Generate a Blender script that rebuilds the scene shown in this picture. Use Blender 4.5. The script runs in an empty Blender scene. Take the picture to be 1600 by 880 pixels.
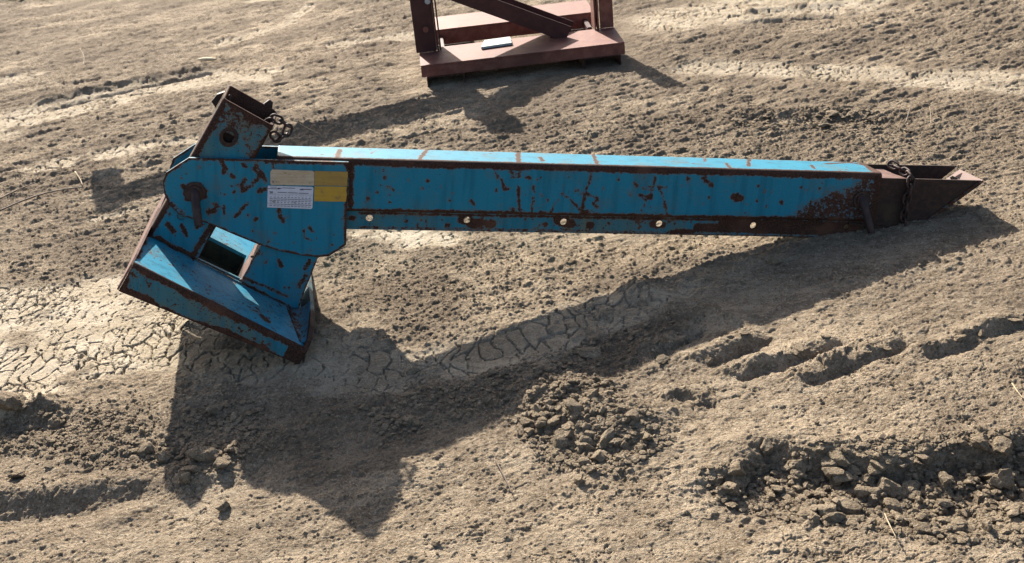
import bpy, bmesh, math, random
import numpy as np
from mathutils import Vector, Matrix
from mathutils.geometry import tessellate_polygon

random.seed(7)
rng = np.random.default_rng(11)
SC = bpy.context.scene
COL = SC.collection

# ------------------------------------------------------------------ camera
F_PX, PITCH, ROLL, CAM_H = 1852.97, 0.4712, -0.1013, 1.6      # focal length for a 1600 px wide frame
FW = np.array([0, math.cos(PITCH), -math.sin(PITCH)])
UP0 = np.array([0, math.sin(PITCH), math.cos(PITCH)])
RT0 = np.array([1.0, 0, 0])
RT = RT0 * math.cos(ROLL) + UP0 * math.sin(ROLL)
UP = -RT0 * math.sin(ROLL) + UP0 * math.cos(ROLL)
CAMP = np.array([0, 0, CAM_H])
cam_data = bpy.data.cameras.new('camera')
cam_data.sensor_width = 36.0
cam_data.lens = F_PX / 1600 * 36
cam_data.clip_start = 0.05
cam_data.clip_end = 2000
cam = bpy.data.objects.new('camera', cam_data)
COL.objects.link(cam)
m = Matrix.Identity(4)
for i in range(3):
    m[i][0], m[i][1], m[i][2], m[i][3] = RT[i], UP[i], -FW[i], CAMP[i]
cam.matrix_world = m
SC.camera = cam

# ------------------------------------------------------------------ light
AZ, EL = 0.3229, 0.5246            # sun behind the scene, to the left
SUN = np.array([-math.sin(AZ) * math.cos(EL), math.cos(AZ) * math.cos(EL), math.sin(EL)])
world = bpy.data.worlds.new('World')
SC.world = world
world.use_nodes = True
wn = world.node_tree
bg = wn.nodes['Background']
sky = wn.nodes.new('ShaderNodeTexSky')
sky.sky_type = 'NISHITA'
sky.sun_disc = False
sky.sun_elevation = EL
sky.sun_rotation = -AZ
sky.dust_density = 3.0
sky.air_density = 1.0
sky.ozone_density = 1.0
wn.links.new(sky.outputs[0], bg.inputs[0])
bg.inputs[1].default_value = 0.075
sl = bpy.data.lights.new('sun', 'SUN')
sl.energy = 5.0
sl.angle = math.radians(0.55)
sl.color = (1.0, 0.935, 0.835)
so = bpy.data.objects.new('sun', sl)
so.rotation_euler = Vector(SUN).to_track_quat('Z', 'Y').to_euler()
so.location = (-5, 15, 9)
COL.objects.link(so)
SC.view_settings.view_transform = 'Standard'
SC.view_settings.look = 'None'
SC.view_settings.gamma = 1.0
SC.view_settings.exposure = 1.52
try:
    SC.cycles.max_bounces = 6
except Exception:
    pass

# ------------------------------------------------------------------ measuring helpers
def ray(px, py):
    return FW + RT * (px - 800) / F_PX - UP * (py - 440) / F_PX
def gp(px, py, z=0.0):                       # point of the ground (height z) seen at a picture position
    r = ray(px, py)
    return CAMP + r * ((z - CAM_H) / r[2])

# local frame of the boom: a along it, u up its face, n towards the near side
BA = np.array([0.97987832, 0.09844544, -0.17362885])
BU = np.array([0.15922146, 0.13903859, 0.97740309])
BN = np.array([0.12036199, -0.98538153, 0.12056628])
BO = np.array([-0.43416884, 3.07559637, 0.30237425])
def on_n(px, py, n):                         # (a, u) on a plane n = const of the boom
    r = ray(px, py)
    t = (n - (CAMP - BO) @ BN) / (r @ BN)
    P = CAMP + r * t - BO
    return np.array([P @ BA, P @ BU])
def on_u(px, py, u):                         # (a, n) on a plane u = const
    r = ray(px, py)
    t = (u - (CAMP - BO) @ BU) / (r @ BU)
    P = CAMP + r * t - BO
    return np.array([P @ BA, P @ BN])

# ------------------------------------------------------------------ object helpers
def link(name, me, mat=None, parent=None):
    o = bpy.data.objects.new(name, me)
    COL.objects.link(o)
    if mat is not None and me is not None:
        me.materials.append(mat)
    if parent is not None:
        o.parent = parent
    return o
def tag(o, label=None, cat=None, group=None, kind=None):
    for k, v in (('label', label), ('category', cat), ('group', group), ('kind', kind)):
        if v:
            o[k] = v
    return o
def empty(name, mat4):
    o = bpy.data.objects.new(name, None)
    o.empty_display_size = 0.05
    COL.objects.link(o)
    o.matrix_world = mat4
    return o
def set_attr(me, name, vals):
    at = me.attributes.new(name, 'FLOAT', 'POINT')
    at.data.foreach_set('value', np.asarray(vals, dtype=np.float32))
def mesh_np(name, verts, faces, smooth=False):
    me = bpy.data.meshes.new(name)
    verts = np.asarray(verts, dtype=np.float32)
    k = faces.shape[1]
    me.vertices.add(len(verts))
    me.vertices.foreach_set('co', verts.ravel())
    me.loops.add(faces.size)
    me.loops.foreach_set('vertex_index', faces.astype(np.int32).ravel())
    me.polygons.add(len(faces))
    me.polygons.foreach_set('loop_start', np.arange(0, faces.size, k, dtype=np.int32))
    me.polygons.foreach_set('loop_total', np.full(len(faces), k, dtype=np.int32))
    me.polygons.foreach_set('use_smooth', np.full(len(faces), smooth, dtype=bool))
    me.update(calc_edges=True)
    return me

# ------------------------------------------------------------------ numpy noise
def hash2(ix, iy, seed):
    h = (ix.astype(np.int64) * 374761393 + iy.astype(np.int64) * 668265263 + seed * 974711) & 0xFFFFFFFF
    h = ((h ^ (h >> 13)) * 1274126177) & 0xFFFFFFFF
    h = ((h ^ (h >> 16)) * 2246822519) & 0xFFFFFFFF
    return ((h ^ (h >> 15)) & 0xFFFFFF).astype(np.float32) / 16777216.0
def vnoise(x, y, seed=0):
    ix = np.floor(x); iy = np.floor(y)
    fx = (x - ix).astype(np.float32); fy = (y - iy).astype(np.float32)
    fx = fx * fx * fx * (fx * (fx * 6 - 15) + 10); fy = fy * fy * fy * (fy * (fy * 6 - 15) + 10)
    a = hash2(ix, iy, seed); b = hash2(ix + 1, iy, seed)
    c = hash2(ix, iy + 1, seed); d = hash2(ix + 1, iy + 1, seed)
    return (a + (b - a) * fx) + ((c + (d - c) * fx) - (a + (b - a) * fx)) * fy
def fbm(x, y, seed=0, octv=4, gain=0.5):
    s = 0; amp = 1; tot = 0
    for k in range(octv):
        s = s + amp * vnoise(x * 2 ** k + 17.3 * k, y * 2 ** k - 9.1 * k, seed + k)
        tot += amp; amp *= gain
    return s / tot - 0.5
def ridged(x, y, seed=0, octv=4):
    s = 0; amp = 1; tot = 0
    for k in range(octv):
        n = vnoise(x * 2 ** k + 5.1 * k, y * 2 ** k + 3.7 * k, seed + k)
        s = s + amp * (1 - np.abs(2 * n - 1)); tot += amp; amp *= 0.55
    return s / tot
def worley(x, y, seed=0):
    ix = np.floor(x); iy = np.floor(y)
    f1 = np.full(x.shape, 9.0, np.float32); f2 = f1.copy(); idv = np.zeros(x.shape, np.float32)
    for dx in (-1, 0, 1):
        for dy in (-1, 0, 1):
            cx = ix + dx; cy = iy + dy
            px = cx + hash2(cx, cy, seed); py = cy + hash2(cx, cy, seed + 1)
            d = np.sqrt((px - x) ** 2 + (py - y) ** 2).astype(np.float32)
            m2 = d < f1
            f2 = np.where(m2, f1, np.minimum(f2, d))
            idv = np.where(m2, hash2(cx, cy, seed + 2), idv)
            f1 = np.where(m2, d, f1)
    return f1, f2, idv
def pebbles(x, y, seed, prob):
    """bumpy stones on a jittered unit lattice: height in units of the cell"""
    ix = np.floor(x); iy = np.floor(y)
    h = np.zeros(x.shape, np.float32)
    for dx in (-1, 0, 1):
        for dy in (-1, 0, 1):
            cx = ix + dx; cy = iy + dy
            r1 = hash2(cx, cy, seed + 2)
            px = cx + 0.15 + 0.7 * hash2(cx, cy, seed); py = cy + 0.15 + 0.7 * hash2(cx, cy, seed + 1)
            ang = hash2(cx, cy, seed + 3) * 6.283
            rad = 0.2 + 0.42 * hash2(cx, cy, seed + 4) ** 1.6
            ex = x - px; ey = y - py
            ca = np.cos(ang); sa = np.sin(ang)
            qx = ex * ca + ey * sa; qy = (-ex * sa + ey * ca) * (1.1 + 0.7 * r1)
            # rounded polygon metric: an uneven outline and a tilted flattish top
            d = np.maximum(np.maximum(np.abs(qx), np.abs(qy)), 0.72 * (np.abs(qx) + np.abs(qy)))
            t = 1 - d / rad
            on = hash2(cx, cy, seed + 5) < prob
            hh = np.where((t > 0) & on, rad * (np.minimum(1, t * 2.2) * 0.75 + qx * 0.5), 0)
            h = np.maximum(h, hh)
    return h
def sstep(a, b, x):
    t = np.clip((x - a) / (b - a), 0, 1)
    return t * t * (3 - 2 * t)
def seg_dist(X, Y, pts):
    d = np.full(X.shape, 1e3, np.float32)
    for (x0, y0), (x1, y1) in zip(pts[:-1], pts[1:]):
        vx, vy = x1 - x0, y1 - y0
        L = vx * vx + vy * vy + 1e-12
        t = np.clip(((X - x0) * vx + (Y - y0) * vy) / L, 0, 1)
        d = np.minimum(d, np.hypot(X - x0 - t * vx, Y - y0 - t * vy))
    if len(pts) == 1:
        d = np.hypot(X - pts[0][0], Y - pts[0][1])
    return d
def in_poly(X, Y, pts):
    c = np.zeros(X.shape, bool)
    n = len(pts)
    for i in range(n):
        x0, y0 = pts[i]; x1, y1 = pts[(i + 1) % n]
        if y0 == y1: continue
        cond = ((Y < y0) != (Y < y1)) & (X < (x1 - x0) * (Y - y0) / (y1 - y0) + x0)
        c ^= cond
    return c
def poly_sd(X, Y, pts):
    d = seg_dist(X, Y, list(pts) + [pts[0]])
    return np.where(in_poly(X, Y, pts), -d, d)

# ------------------------------------------------------------------ materials
def new_mat(name):
    mt = bpy.data.materials.new(name)
    mt.use_nodes = True
    nt = mt.node_tree
    return mt, nt, nt.nodes['Principled BSDF']
def nd(nt, typ, **kw):
    n = nt.nodes.new(typ)
    for k, v in kw.items():
        setattr(n, k, v)
    return n
def noise_node(nt, co, scale, detail=4, rough=0.6, dist=0.0):
    n = nd(nt, 'ShaderNodeTexNoise')
    n.inputs['Scale'].default_value = scale
    n.inputs['Detail'].default_value = detail
    n.inputs['Roughness'].default_value = rough
    n.inputs['Distortion'].default_value = dist
    nt.links.new(co, n.inputs['Vector'])
    return n.outputs['Fac']
def mth(nt, op, a, b=None, clamp=False):
    n = nd(nt, 'ShaderNodeMath', operation=op)
    n.use_clamp = clamp
    for i, v in enumerate((a, b)):
        if v is None: continue
        if isinstance(v, (int, float)): n.inputs[i].default_value = v
        else: nt.links.new(v, n.inputs[i])
    return n.outputs[0]
def mrange(nt, v, a, b, c=0.0, d=1.0, smooth=True):
    n = nd(nt, 'ShaderNodeMapRange')
    n.interpolation_type = 'SMOOTHSTEP' if smooth else 'LINEAR'
    nt.links.new(v, n.inputs[0])
    for i, x in zip((1, 2, 3, 4), (a, b, c, d)): n.inputs[i].default_value = x
    return n.outputs[0]
def mixc(nt, fac, a, b):
    n = nd(nt, 'ShaderNodeMix', data_type='RGBA')
    if isinstance(fac, (int, float)): n.inputs[0].default_value = fac
    else: nt.links.new(fac, n.inputs[0])
    for i, v in ((6, a), (7, b)):
        if isinstance(v, tuple): n.inputs[i].default_value = (*v, 1)
        else: nt.links.new(v, n.inputs[i])
    return n.outputs[2]
def bump(nt, height, strength, dist, bsdf, normal=None):
    b = nd(nt, 'ShaderNodeBump')
    b.inputs['Strength'].default_value = strength
    b.inputs['Distance'].default_value = dist
    nt.links.new(height, b.inputs['Height'])
    if normal is not None: nt.links.new(normal, b.inputs['Normal'])
    nt.links.new(b.outputs[0], bsdf.inputs['Normal'])
    return b.outputs[0]

def paint_mat(name, base, dull, spots=0.685, dull_amt=0.25, rustbias=0.0, rough=0.36):
    """blue machine paint; the attribute 'rust' (metres inside a bare patch) and noise lay rust bare"""
    mt, nt, bs = new_mat(name)
    co = nd(nt, 'ShaderNodeTexCoord').outputs['Object']
    n1 = noise_node(nt, co, 4.5, 5, 0.65)
    n2 = noise_node(nt, co, 60, 5, 0.7)
    n3 = noise_node(nt, co, 260, 3, 0.6)
    n4 = noise_node(nt, co, 62, 4, 0.6, 0.4)
    n5 = noise_node(nt, co, 11, 4, 0.6)
    at = nd(nt, 'ShaderNodeAttribute'); at.attribute_name = 'rust'
    x = mth(nt, 'ADD', at.outputs['Fac'], mth(nt, 'MULTIPLY', mth(nt, 'SUBTRACT', n2, 0.5), 0.016))
    x = mth(nt, 'ADD', x, mth(nt, 'MULTIPLY', mth(nt, 'SUBTRACT', n3, 0.5), 0.006))
    n6 = noise_node(nt, co, 125, 4, 0.7)
    x = mth(nt, 'ADD', x, mth(nt, 'MULTIPLY', mth(nt, 'SUBTRACT', n6, 0.5), 0.014))
    x = mth(nt, 'ADD', x, rustbias)
    patch = mrange(nt, x, -0.0006, 0.0008)
    halo = mrange(nt, x, -0.0042, 0.0003)
    sp = mth(nt, 'ADD', n4, mth(nt, 'MULTIPLY', mth(nt, 'SUBTRACT', n5, 0.5), 0.35))
    spot = mrange(nt, sp, spots, spots + 0.012)
    sphalo = mrange(nt, sp, spots - 0.03, spots)
    n7 = noise_node(nt, co, 170, 3, 0.6)
    spot = mth(nt, 'MAXIMUM', spot, mrange(nt, mth(nt, 'ADD', n7, mth(nt, 'MULTIPLY', mth(nt, 'SUBTRACT', n1, 0.5), 0.3)), spots + 0.01, spots + 0.03))
    mask = mth(nt, 'MAXIMUM', patch, spot)
    hal = mth(nt, 'MAXIMUM', halo, sphalo)
    # paint: faded streaks down the face, chalky patches
    mp = nd(nt, 'ShaderNodeMapping'); nt.links.new(co, mp.inputs[0]); mp.inputs['Scale'].default_value = (38, 3, 38)
    st = noise_node(nt, mp.outputs[0], 1.0, 3, 0.6)
    c = mixc(nt, mrange(nt, n1, 0.38, 0.68, 0, dull_amt * 2), base, dull)
    dk = tuple(v * 0.7 for v in base)
    c = mixc(nt, mrange(nt, st, 0.45, 0.7, 0, 0.85), c, dk)
    c = mixc(nt, mth(nt, 'MULTIPLY', mrange(nt, n3, 0.55, 0.8), 0.25), c, (0.20, 0.19, 0.16))
    c = mixc(nt, mrange(nt, n5, 0.46, 0.70, 0, 0.5), c, (0.075, 0.12, 0.125))
    rustc = mixc(nt, mrange(nt, n3, 0.35, 0.7), (0.024, 0.013, 0.010), (0.078, 0.036, 0.023))
    rustc = mixc(nt, mrange(nt, n5, 0.5, 0.72, 0, 0.6), rustc, (0.115, 0.056, 0.036))
    c = mixc(nt, mth(nt, 'MULTIPLY', hal, 0.62), c, (0.13, 0.070, 0.038))
    c = mixc(nt, mask, c, rustc)
    nt.links.new(c, bs.inputs['Base Color'])
    r = mth(nt, 'ADD', rough, mth(nt, 'MULTIPLY', mask, 0.26))
    r = mth(nt, 'ADD', r, mth(nt, 'MULTIPLY', mth(nt, 'SUBTRACT', n1, 0.5), 0.25))
    nt.links.new(r, bs.inputs['Roughness'])
    bs.inputs['Specular IOR Level'].default_value = 0.14
    h = mth(nt, 'SUBTRACT', mth(nt, 'MULTIPLY', n1, 1.2), mth(nt, 'MULTIPLY', mask, 0.35))
    h = mth(nt, 'ADD', h, mth(nt, 'MULTIPLY', mth(nt, 'MULTIPLY', n3, mask), 0.5))
    bump(nt, h, 0.5, 0.002, bs)
    return mt
def rust_mat(name, c0, c1, c2, rough=0.6, sc=60):
    mt, nt, bs = new_mat(name)
    co = nd(nt, 'ShaderNodeTexCoord').outputs['Object']
    n1 = noise_node(nt, co, sc * 0.15, 5, 0.65)
    n2 = noise_node(nt, co, sc, 5, 0.7)
    n3 = noise_node(nt, co, sc * 5, 3, 0.6)
    bs.inputs['Specular IOR Level'].default_value = 0.25
    c = mixc(nt, mrange(nt, n2, 0.38, 0.66), c0, c1)
    c = mixc(nt, mrange(nt, n1, 0.48, 0.7, 0, 0.8), c, c2)
    nt.links.new(c, bs.inputs['Base Color'])
    nt.links.new(mth(nt, 'ADD', rough - 0.15, mth(nt, 'MULTIPLY', n2, 0.3)), bs.inputs['Roughness'])
    bump(nt, mth(nt, 'ADD', n2, mth(nt, 'MULTIPLY', n3, 0.4)), 0.4, 0.0015, bs)
    return mt
M = {}
BLUE = (0.009, 0.172, 0.262)
M['blue'] = paint_mat('blue_paint', BLUE, (0.016, 0.16, 0.24), rough=0.5)
M['blue_top'] = M['blue']
M['blue_worn'] = paint_mat('worn_blue_paint', (0.012, 0.15, 0.22), (0.075, 0.125, 0.115), spots=0.64, dull_amt=0.55, rustbias=0.0008, rough=0.55)
M['blue_rusty'] = paint_mat('rusted_blue_paint', (0.015, 0.12, 0.19), (0.07, 0.10, 0.09), spots=0.60, dull_amt=0.4, rustbias=0.001, rough=0.45)
M['blue_shelf'] = paint_mat('scuffed_blue_paint', (0.012, 0.20, 0.32), (0.07, 0.20, 0.24), spots=0.635, dull_amt=0.4, rough=0.6)
M['tip_paint'] = paint_mat('rusted_off_paint', (0.012, 0.07, 0.09), (0.05, 0.06, 0.05), spots=0.5, dull_amt=0.4, rustbias=0.05 - 0.0008, rough=0.6)
M['rust'] = rust_mat('rust', (0.022, 0.013, 0.011), (0.05, 0.026, 0.021), (0.075, 0.038, 0.028))
M['rust_pale'] = rust_mat('bare_rusty_steel', (0.11, 0.06, 0.05), (0.18, 0.105, 0.085), (0.08, 0.045, 0.036), 0.7)
M['rust_dark'] = rust_mat('dark_rust', (0.024, 0.014, 0.011), (0.052, 0.027, 0.019), (0.055, 0.038, 0.022), 0.75)
M['pin'] = rust_mat('pin_steel', (0.026, 0.017, 0.016), (0.054, 0.034, 0.031), (0.036, 0.021, 0.018), 0.6, 40)
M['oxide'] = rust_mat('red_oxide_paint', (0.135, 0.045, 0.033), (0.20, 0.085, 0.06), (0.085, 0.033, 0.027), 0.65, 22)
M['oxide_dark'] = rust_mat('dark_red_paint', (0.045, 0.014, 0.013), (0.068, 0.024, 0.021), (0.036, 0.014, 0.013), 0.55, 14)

def sticker_mat(name, c0, c1, rough=0.5):
    mt, nt, bs = new_mat(name)
    co = nd(nt, 'ShaderNodeTexCoord').outputs['Object']
    n1 = noise_node(nt, co, 40, 4, 0.65)
    mp = nd(nt, 'ShaderNodeMapping'); nt.links.new(co, mp.inputs[0]); mp.inputs['Scale'].default_value = (12, 190, 30)
    n2 = noise_node(nt, mp.outputs[0], 1.0, 3, 0.6)
    c = mixc(nt, mrange(nt, mth(nt, 'MULTIPLY', mth(nt, 'ADD', n1, n2), 0.5), 0.38, 0.62), c0, c1)
    n3 = noise_node(nt, co, 130, 4, 0.7)
    c = mixc(nt, mrange(nt, mth(nt, 'ADD', n3, mth(nt, 'MULTIPLY', mth(nt, 'SUBTRACT', n1, 0.5), 0.5)), 0.63, 0.70, 0, 0.75), c, (0.10, 0.085, 0.07))
    nt.links.new(c, bs.inputs['Base Color'])
    bs.inputs['Roughness'].default_value = rough
    return mt
M['cream'] = sticker_mat('cream_sticker', (0.46, 0.37, 0.26), (0.38, 0.29, 0.19))
M['white'] = sticker_mat('white_sticker', (0.54, 0.55, 0.62), (0.47, 0.47, 0.53))
M['yellow'] = sticker_mat('yellow_sticker', (0.42, 0.25, 0.012), (0.36, 0.20, 0.015))
M['yellow_faded'] = sticker_mat('faded_yellow_sticker', (0.32, 0.20, 0.03), (0.27, 0.16, 0.03))
M['ink'] = sticker_mat('print_ink', (0.035, 0.04, 0.06), (0.06, 0.065, 0.09))
M['ink_soft'] = sticker_mat('faded_print', (0.33, 0.23, 0.13), (0.40, 0.29, 0.17))
M['ink_band'] = sticker_mat('faded_print_band', (0.40, 0.28, 0.15), (0.46, 0.34, 0.2))
M['glass'] = sticker_mat('grey_plate', (0.30, 0.36, 0.36), (0.24, 0.29, 0.29), 0.25)
M['zinc'] = sticker_mat('zinc_bolt', (0.36, 0.36, 0.36), (0.28, 0.27, 0.26), 0.4)
M['stem'] = sticker_mat('dry_stem', (0.36, 0.28, 0.17), (0.24, 0.17, 0.10), 0.8)
M['stem_dark'] = sticker_mat('brown_stem', (0.16, 0.11, 0.075), (0.10, 0.07, 0.05), 0.8)
M['chip'] = sticker_mat('pale_wood', (0.55, 0.46, 0.30), (0.45, 0.36, 0.22), 0.8)

TANG = math.atan2(*(gp(330, 122) - gp(0, 195))[[1, 0]])
def soil_mat(name, use_attr):
    mt, nt, bs = new_mat(name)
    co = nd(nt, 'ShaderNodeNewGeometry').outputs['Position']
    n0 = noise_node(nt, co, 1.1, 4, 0.6)
    n1 = noise_node(nt, co, 7, 5, 0.65)
    n2 = noise_node(nt, co, 48, 5, 0.72)
    n3 = noise_node(nt, co, 260, 4, 0.7)
    n4 = noise_node(nt, co, 900, 2, 0.6)
    c = mixc(nt, mrange(nt, n1, 0.34, 0.66), (0.22, 0.166, 0.112), (0.41, 0.322, 0.224))
    c = mixc(nt, mrange(nt, n0, 0.45, 0.62, 0, 0.65), c, (0.19, 0.144, 0.10))
    c = mixc(nt, mrange(nt, n2, 0.5, 0.72, 0, 0.7), c, (0.44, 0.355, 0.255))
    mp = nd(nt, 'ShaderNodeMapping'); nt.links.new(co, mp.inputs[0]); mp.inputs['Rotation'].default_value = (0, 0, -TANG); mp.inputs['Scale'].default_value = (9, 34, 9)
    ns = noise_node(nt, mp.outputs[0], 1.0, 6, 0.75)
    c = mixc(nt, mrange(nt, ns, 0.52, 0.68, 0, 0.6), c, (0.45, 0.37, 0.265))
    c = mixc(nt, mrange(nt, ns, 0.47, 0.34, 0, 0.55), c, (0.15, 0.108, 0.065))
    c = mixc(nt, mrange(nt, n2, 0.47, 0.3, 0, 0.75), c, (0.14, 0.10, 0.062))
    n5 = noise_node(nt, co, 130, 4, 0.75)
    c = mixc(nt, mrange(nt, n5, 0.54, 0.66, 0, 0.7), c, (0.52, 0.44, 0.33))
    c = mixc(nt, mrange(nt, n5, 0.45, 0.35, 0, 0.8), c, (0.11, 0.08, 0.05))
    if use_attr:
        a1 = nd(nt, 'ShaderNodeAttribute'); a1.attribute_name = 'clay'
        a2 = nd(nt, 'ShaderNodeAttribute'); a2.attribute_name = 'dark_soil'
        pale = mixc(nt, mrange(nt, n1, 0.35, 0.7), (0.45, 0.37, 0.265), (0.56, 0.48, 0.37))
        pale = mixc(nt, mrange(nt, n2, 0.5, 0.3, 0, 0.35), pale, (0.30, 0.23, 0.15))
        c = mixc(nt, a1.outputs['Fac'], c, pale)
        c = mixc(nt, mth(nt, 'MULTIPLY', a2.outputs['Fac'], 0.75), c, (0.15, 0.112, 0.078))
    else:
        oi = nd(nt, 'ShaderNodeObjectInfo')
        c = mixc(nt, mrange(nt, n1, 0.3, 0.7, 0.1, 0.6), c, (0.19, 0.145, 0.095))
    # pale grit and dark specks
    c = mixc(nt, mrange(nt, n3, 0.60, 0.70, 0, 0.6), c, (0.62, 0.53, 0.39))
    c = mixc(nt, mrange(nt, n3, 0.41, 0.31, 0, 0.7), c, (0.09, 0.062, 0.038))
    nt.links.new(c, bs.inputs['Base Color'])
    bs.inputs['Roughness'].default_value = 0.95
    bs.inputs['Specular IOR Level'].default_value = 0.15
    h = mth(nt, 'ADD', mth(nt, 'MULTIPLY', n3, 1.0), mth(nt, 'MULTIPLY', n4, 0.35))
    h = mth(nt, 'ADD', h, mth(nt, 'MULTIPLY', n2, 1.6))
    h = mth(nt, 'ADD', h, mth(nt, 'MULTIPLY', n5, 1.3))
    bump(nt, h, 0.9, 0.007, bs)
    return mt
M['soil'] = soil_mat('dry_clay_ground', True)
M['clod'] = soil_mat('clod_earth', False)

# ------------------------------------------------------------------ ground
def build_axis():
    ys = []
    y = 1.3
    while y < 10.5:
        ys.append(y)
        d2 = y * y + CAM_H ** 2
        y += 0.60 * d2 / (F_PX * 0.64 * CAM_H)
    while y < 400:
        ys.append(y); y += 0.12 * y
    near = [-60, -25, -10, -4, -1.5, 0, 0.7, 1.05]
    return np.array(near + ys)
YS = build_axis()
NC = 1080
core = np.linspace(-0.62, 0.60, NC)
outl = np.array([-40, -14, -6, -3, -1.7, -1.1, -0.8]); outr = -outl[::-1]
TS = np.concatenate([outl, core, outr])
YY, TT = np.meshgrid(YS, TS, indexing='ij')
XX = TT * np.maximum(YY, 1.3)
XX = XX.astype(np.float64)

def G(pts):
    return [tuple(gp(*p)[:2]) for p in pts]

clay_areas = [  # smooth cracked clay: outline or centre line (picture positions), half width in metres
    ('poly', [(-30, 458), (90, 456), (180, 446), (330, 470), (350, 530), (310, 590), (220, 580), (120, 605), (60, 630), (-30, 660)], 0.05),
    ('poly', [(300, 520), (420, 560), (520, 515), (640, 560), (760, 515), (1000, 450), (1075, 445), (1000, 500), (860, 545), (740, 575), (600, 610), (450, 600), (300, 575)], 0.04),
    ('line', [(0, 195), (90, 172), (200, 148), (330, 122), (420, 118)], 0.16),
    ('line', [(0, 215), (60, 190), (190, 160)], 0.10),
    ('line', [(1050, 34), (1150, 15), (1330, 0)], 0.26),
    ('line', [(1090, 106), (1150, 108), (1220, 112)], 0.10),
    ('line', [(1300, 118), (1390, 118), (1500, 125), (1600, 130)], 0.13),
    ('line', [(545, 368), (620, 372), (700, 376)], 0.05),
    ('line', [(0, 130), (45, 122)], 0.07),
    ('line', [(525, 72), (600, 62), (650, 55)], 0.06),
    ('line', [(60, 262), (200, 240), (300, 222)], 0.05),
    ('line', [(150, 345), (230, 330)], 0.04),
    ('line', [(1250, 360), (1300, 352)], 0.05),
    ('line', [(350, 70), (450, 40), (480, 10)], 0.05),
    ('line', [(400, 0), (480, -8)], 0.08),
]
pebble_areas = [
    ('poly', [(0, 262), (150, 275), (230, 330), (215, 400), (160, 440), (0, 455)], 0.08),
    ('poly', [(490, 395), (700, 385), (1200, 385), (1000, 440), (640, 545), (515, 450)], 0.08),
    ('poly', [(480, 190), (700, 200), (900, 180), (1100, 175), (1500, 180), (1600, 240), (1300, 260), (900, 235), (500, 225)], 0.12),
    ('poly', [(0, 625), (230, 610), (300, 690), (270, 730), (0, 700)], 0.05),
    ('poly', [(290, 640), (500, 640), (830, 560), (1020, 500), (1100, 500), (900, 640), (700, 660), (420, 720), (290, 760)], 0.05),
]
def area_mask(X, Y, areas, warp):
    mk = np.zeros(X.shape, np.float32)
    for kind, pts, w in areas:
        g = G(pts)
        if kind == 'poly':
            d = poly_sd(X, Y, g) + warp
            mk = np.maximum(mk, 1 - sstep(-w * 0.5, w * 0.9, d))
        else:
            d = seg_dist(X, Y, g) + warp
            mk = np.maximum(mk, 1 - sstep(w * 0.45, w * 1.25, d))
    return mk

# direction the old wheel tracks run across the ground
t0, t1 = gp(0, 195)[:2], gp(330, 122)[:2]
tdir = (t1 - t0) / np.linalg.norm(t1 - t0)
near_msk = None

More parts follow.
